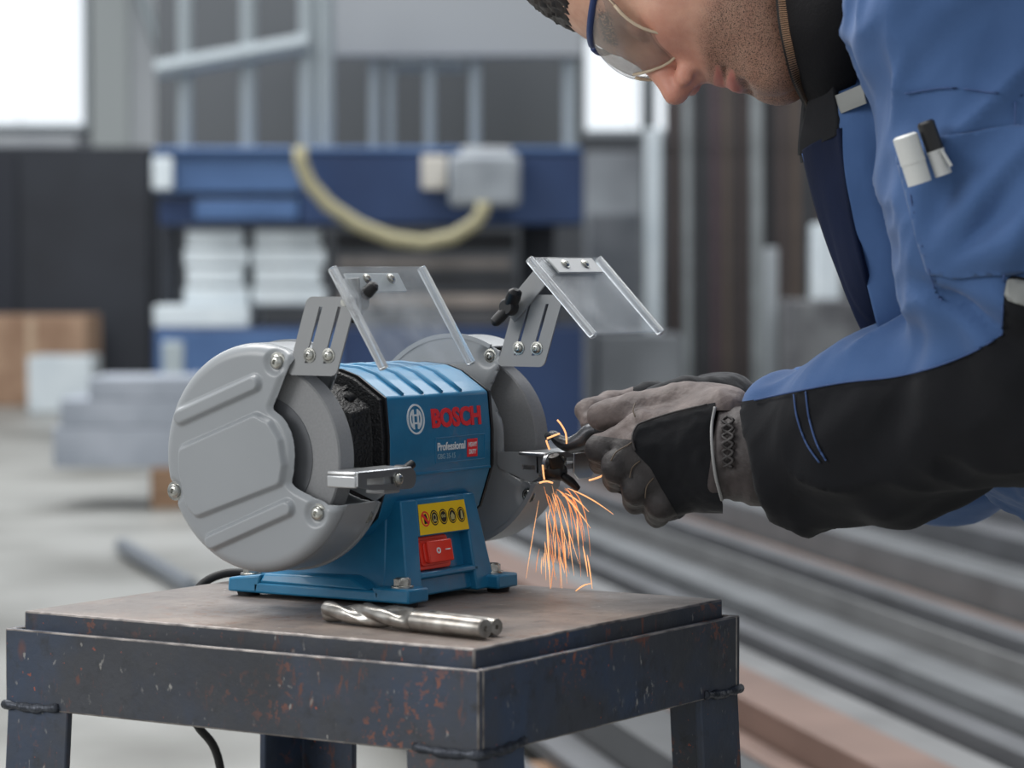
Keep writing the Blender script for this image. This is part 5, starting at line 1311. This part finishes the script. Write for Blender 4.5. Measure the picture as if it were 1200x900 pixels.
def cuffpost(V, N):
    x, y = to_px(V); g = np.exp(-((x-853)/9)**2)*np.exp(-((y-525)/38)**2)
    V = V+N*(.0022*np.sin(y/3.4+np.sign(x-853)*.9)*g)[:, None]+N*(-.0035*np.exp(-((x-853)/12)**2))[:, None]
    return V+N*(.0016*np.sin(x/4.5)*np.exp(-((x-868)/12)**2))[:, None]
V, Tr = organic(cuffL, C(838,530,2.405)-.075, C(896,533,2.385)+.075, .0028, 1, post=cuffpost)
put('glove_cuff', V, Tr, M_gl_lea2 if 'M_gl_lea2' in globals() else mat('glove_cuff_leather', lin(78,72,72), .6, var=lin(60,55,55), scale=40, bump=.35, bscale=260), GLV)
seamtube('glove_piping', [(838,477),(834,500),(835,530),(839,560),(846,586)], .0014, .0004, M_pipe, Vx=np.r_[VG, V], Tx=None)
seamtube('cuff_binding', [(872,466),(878,480),(881,510),(883,545)], .0026, .001, M_gl_pad, Vx=V, Tx=Tr)
# braided gathers on the cuff and seams between the fingers
for ph in (0, math.pi):
    zz_ = [(853+6.5*math.sin(t*3.0+ph), 488+t*9.0) for t in np.linspace(0, 6.6, 40)]
    tp = px_tube(V, Tr, zz_[::3], .001, .0015, 3); mb = MB(); mb.tube([tuple(W1(q)-gl_off) for q in tp], .0013, 8); mb.build('cuff_braid', M_gl_pad, GLV, smooth=180)
for pts in ([(716,540),(722,530),(735,522),(742,517)], [(738,560),(741,548),(750,540)], [(756,584),(758,570),(766,560)], [(744,473),(742,480),(744,488)]):
    seamtube('glove_seam', pts, .0006, .0002, mat('glove_thread', lin(92,80,68), .7))
# far hand
mcR = [C(762,470,2.535), C(748,480,2.53), C(745,500,2.53), C(752,520,2.53)]
wrR = [C(850,475,2.53), C(852,510,2.53)]
fgR = [[C(715,474,2.52), C(690,484,2.50), C(694,496,2.488)], [C(716,490,2.545), C(700,505,2.53), C(706,516,2.51)], [C(722,508,2.55), C(708,520,2.535), C(716,530,2.52)], [C(735,526,2.55), C(722,536,2.53), C(732,542,2.515)]]
thR = [C(850,470,2.51), C(806,466,2.495), C(770,474,2.487), C(742,482,2.482)]
V, Tr = hand('glove', mcR, wrR, fgR, thR, None, None, None, None)
GRV = empty('work_glove'); GRV.parent = PER; tag(GRV, 'far glove, mostly hidden behind the near one')
x, y = to_px(V); ff_ = poly_sdf(x, y, [(640,440),(742,440),(742,560),(640,560)])
a, b = clip_tris(V, Tr, -ff_); put('glove_back', a, b, M_gl_blk, GRV)
a, b = clip_tris(V, Tr, ff_); put('glove_fingers', a, b, M_gl_lea, GRV)
# ------------------------------------------------------------------ workpiece and sparks
wp = empty('steel_workpiece', tuple(W1(C(655,512,2.488)))); tag(wp, 'dark hooked steel piece held in the gloves against the right wheel', 'workpiece'); wo = np.array(wp.location)
M_wp = mat('dark_tool_steel', lin(92,94,98), .38, .8, var=lin(52,52,54), scale=60)
mb = MB(); hk = catmull([tuple(C(*q)) for q in [(641,513,2.494),(648,510,2.492),(656,517,2.490),(668,521,2.487),(682,516,2.483),(694,506,2.480),(706,504,2.477)]], 6)
mb.tube([tuple(W1(np.array(q))-wo) for q in hk], [.0045+.0060*sstep(np.array(i/len(hk)), 0, .8) for i in range(len(hk))], 14, sx=.8); mb.build('hook', M_wp, wp, smooth=180)
mb = MB(); a = W1(C(700,503,2.478))-wo; b = W1(C(800,500,2.445))-wo; mb.lathe([(.0085,0),(.0105,.002),(.0105,np.linalg.norm(b-a)-.002),(.0085,np.linalg.norm(b-a))], a, b-a, 28); mb.build('shank', M_wp, wp, smooth=35)
M_spark = emis('spark_glow', (1.0, .36, .12), .75); M_spark2 = emis('spark_hot', (1.0, .48, .20), 1.1)
rng = random.Random(5); mb = MB(); mb2 = MB()
org0 = np.array(W1(C(640,560,2.475)))
for k in range(34):
    sx_ = rng.uniform(632, 662); sy_ = rng.uniform(562, 600); vx = rng.gauss(0, .10)+.05; vx = max(-.12, min(.42, vx))
    ln = rng.uniform(20, 95); y0_ = sy_+rng.uniform(0, 90)*(abs(vx) < .2); ln = min(ln, rng.uniform(660, 694)-y0_)
    if ln < 12: continue
    x0_ = sx_+vx*(y0_-sy_)*1.2; dp = 2.47+rng.uniform(-.04, .04); P = []
    for j in range(6): t = j/5; P.append(tuple(W1(C(x0_+vx*ln*1.2*t+2*math.sin(t*2+k)*.6, y0_+ln*t, dp))))
    (mb if rng.random() < .6 else mb2).tube(P, [.0001,.00025,.00036,.00036,.00025,.0001], 6)
for (x0_, y0_, x1_, y1_) in ((665,572,719,603),(655,575,692,619),(662,578,690,600),(688,650,694,690),(683,640,689,676),(672,695,694,684),(640,600,645,690),(676,608,678,640)):
    P = [tuple(W1(C(x0_+(x1_-x0_)*t, y0_+(y1_-y0_)*t-3*math.sin(t*3.1), 2.46))) for t in np.linspace(0, 1, 6)]; mb2.tube(P, [.0002,.0005,.0006,.0006,.0004,.0002], 6)
for pts in (((653,492),(658,498),(663,508),(664,520)), ((641,514),(648,511),(656,508)), ((690,563),(700,560),(706,557),(707,553)), ((640,516),(642,522),(644,527)), ((632,566),(640,564),(648,566)), ((636,545),(637,556),(638,562))):
    P = catmull([tuple(W1(C(x_, y_, 2.462))) for x_, y_ in pts], 4); mb2.tube(P, .0008, 6)
for k in range(10):
    x0_, y0_ = rng.uniform(640,668), rng.uniform(566,590); dx_ = rng.uniform(10,34); ln = rng.uniform(40,100)
    P = [tuple(W1(C(x0_+dx_*math.sin(t*1.4), y0_+ln*t*t+ln*.15*t, 2.465))) for t in np.linspace(0, 1, 8)]; mb.tube(P, [.0001,.0003,.0004,.0004,.0004,.0003,.0002,.0001], 6)
o = mb.build('spark_spray', M_spark, smooth=180); tag(o, 'spray of thin orange sparks falling from the right wheel', 'sparks', kind='stuff')
o2 = mb2.build('spark_spray', M_spark2, smooth=180); tag(o2, 'brightest sparks shooting off the workpiece at the wheel', 'sparks', kind='stuff')
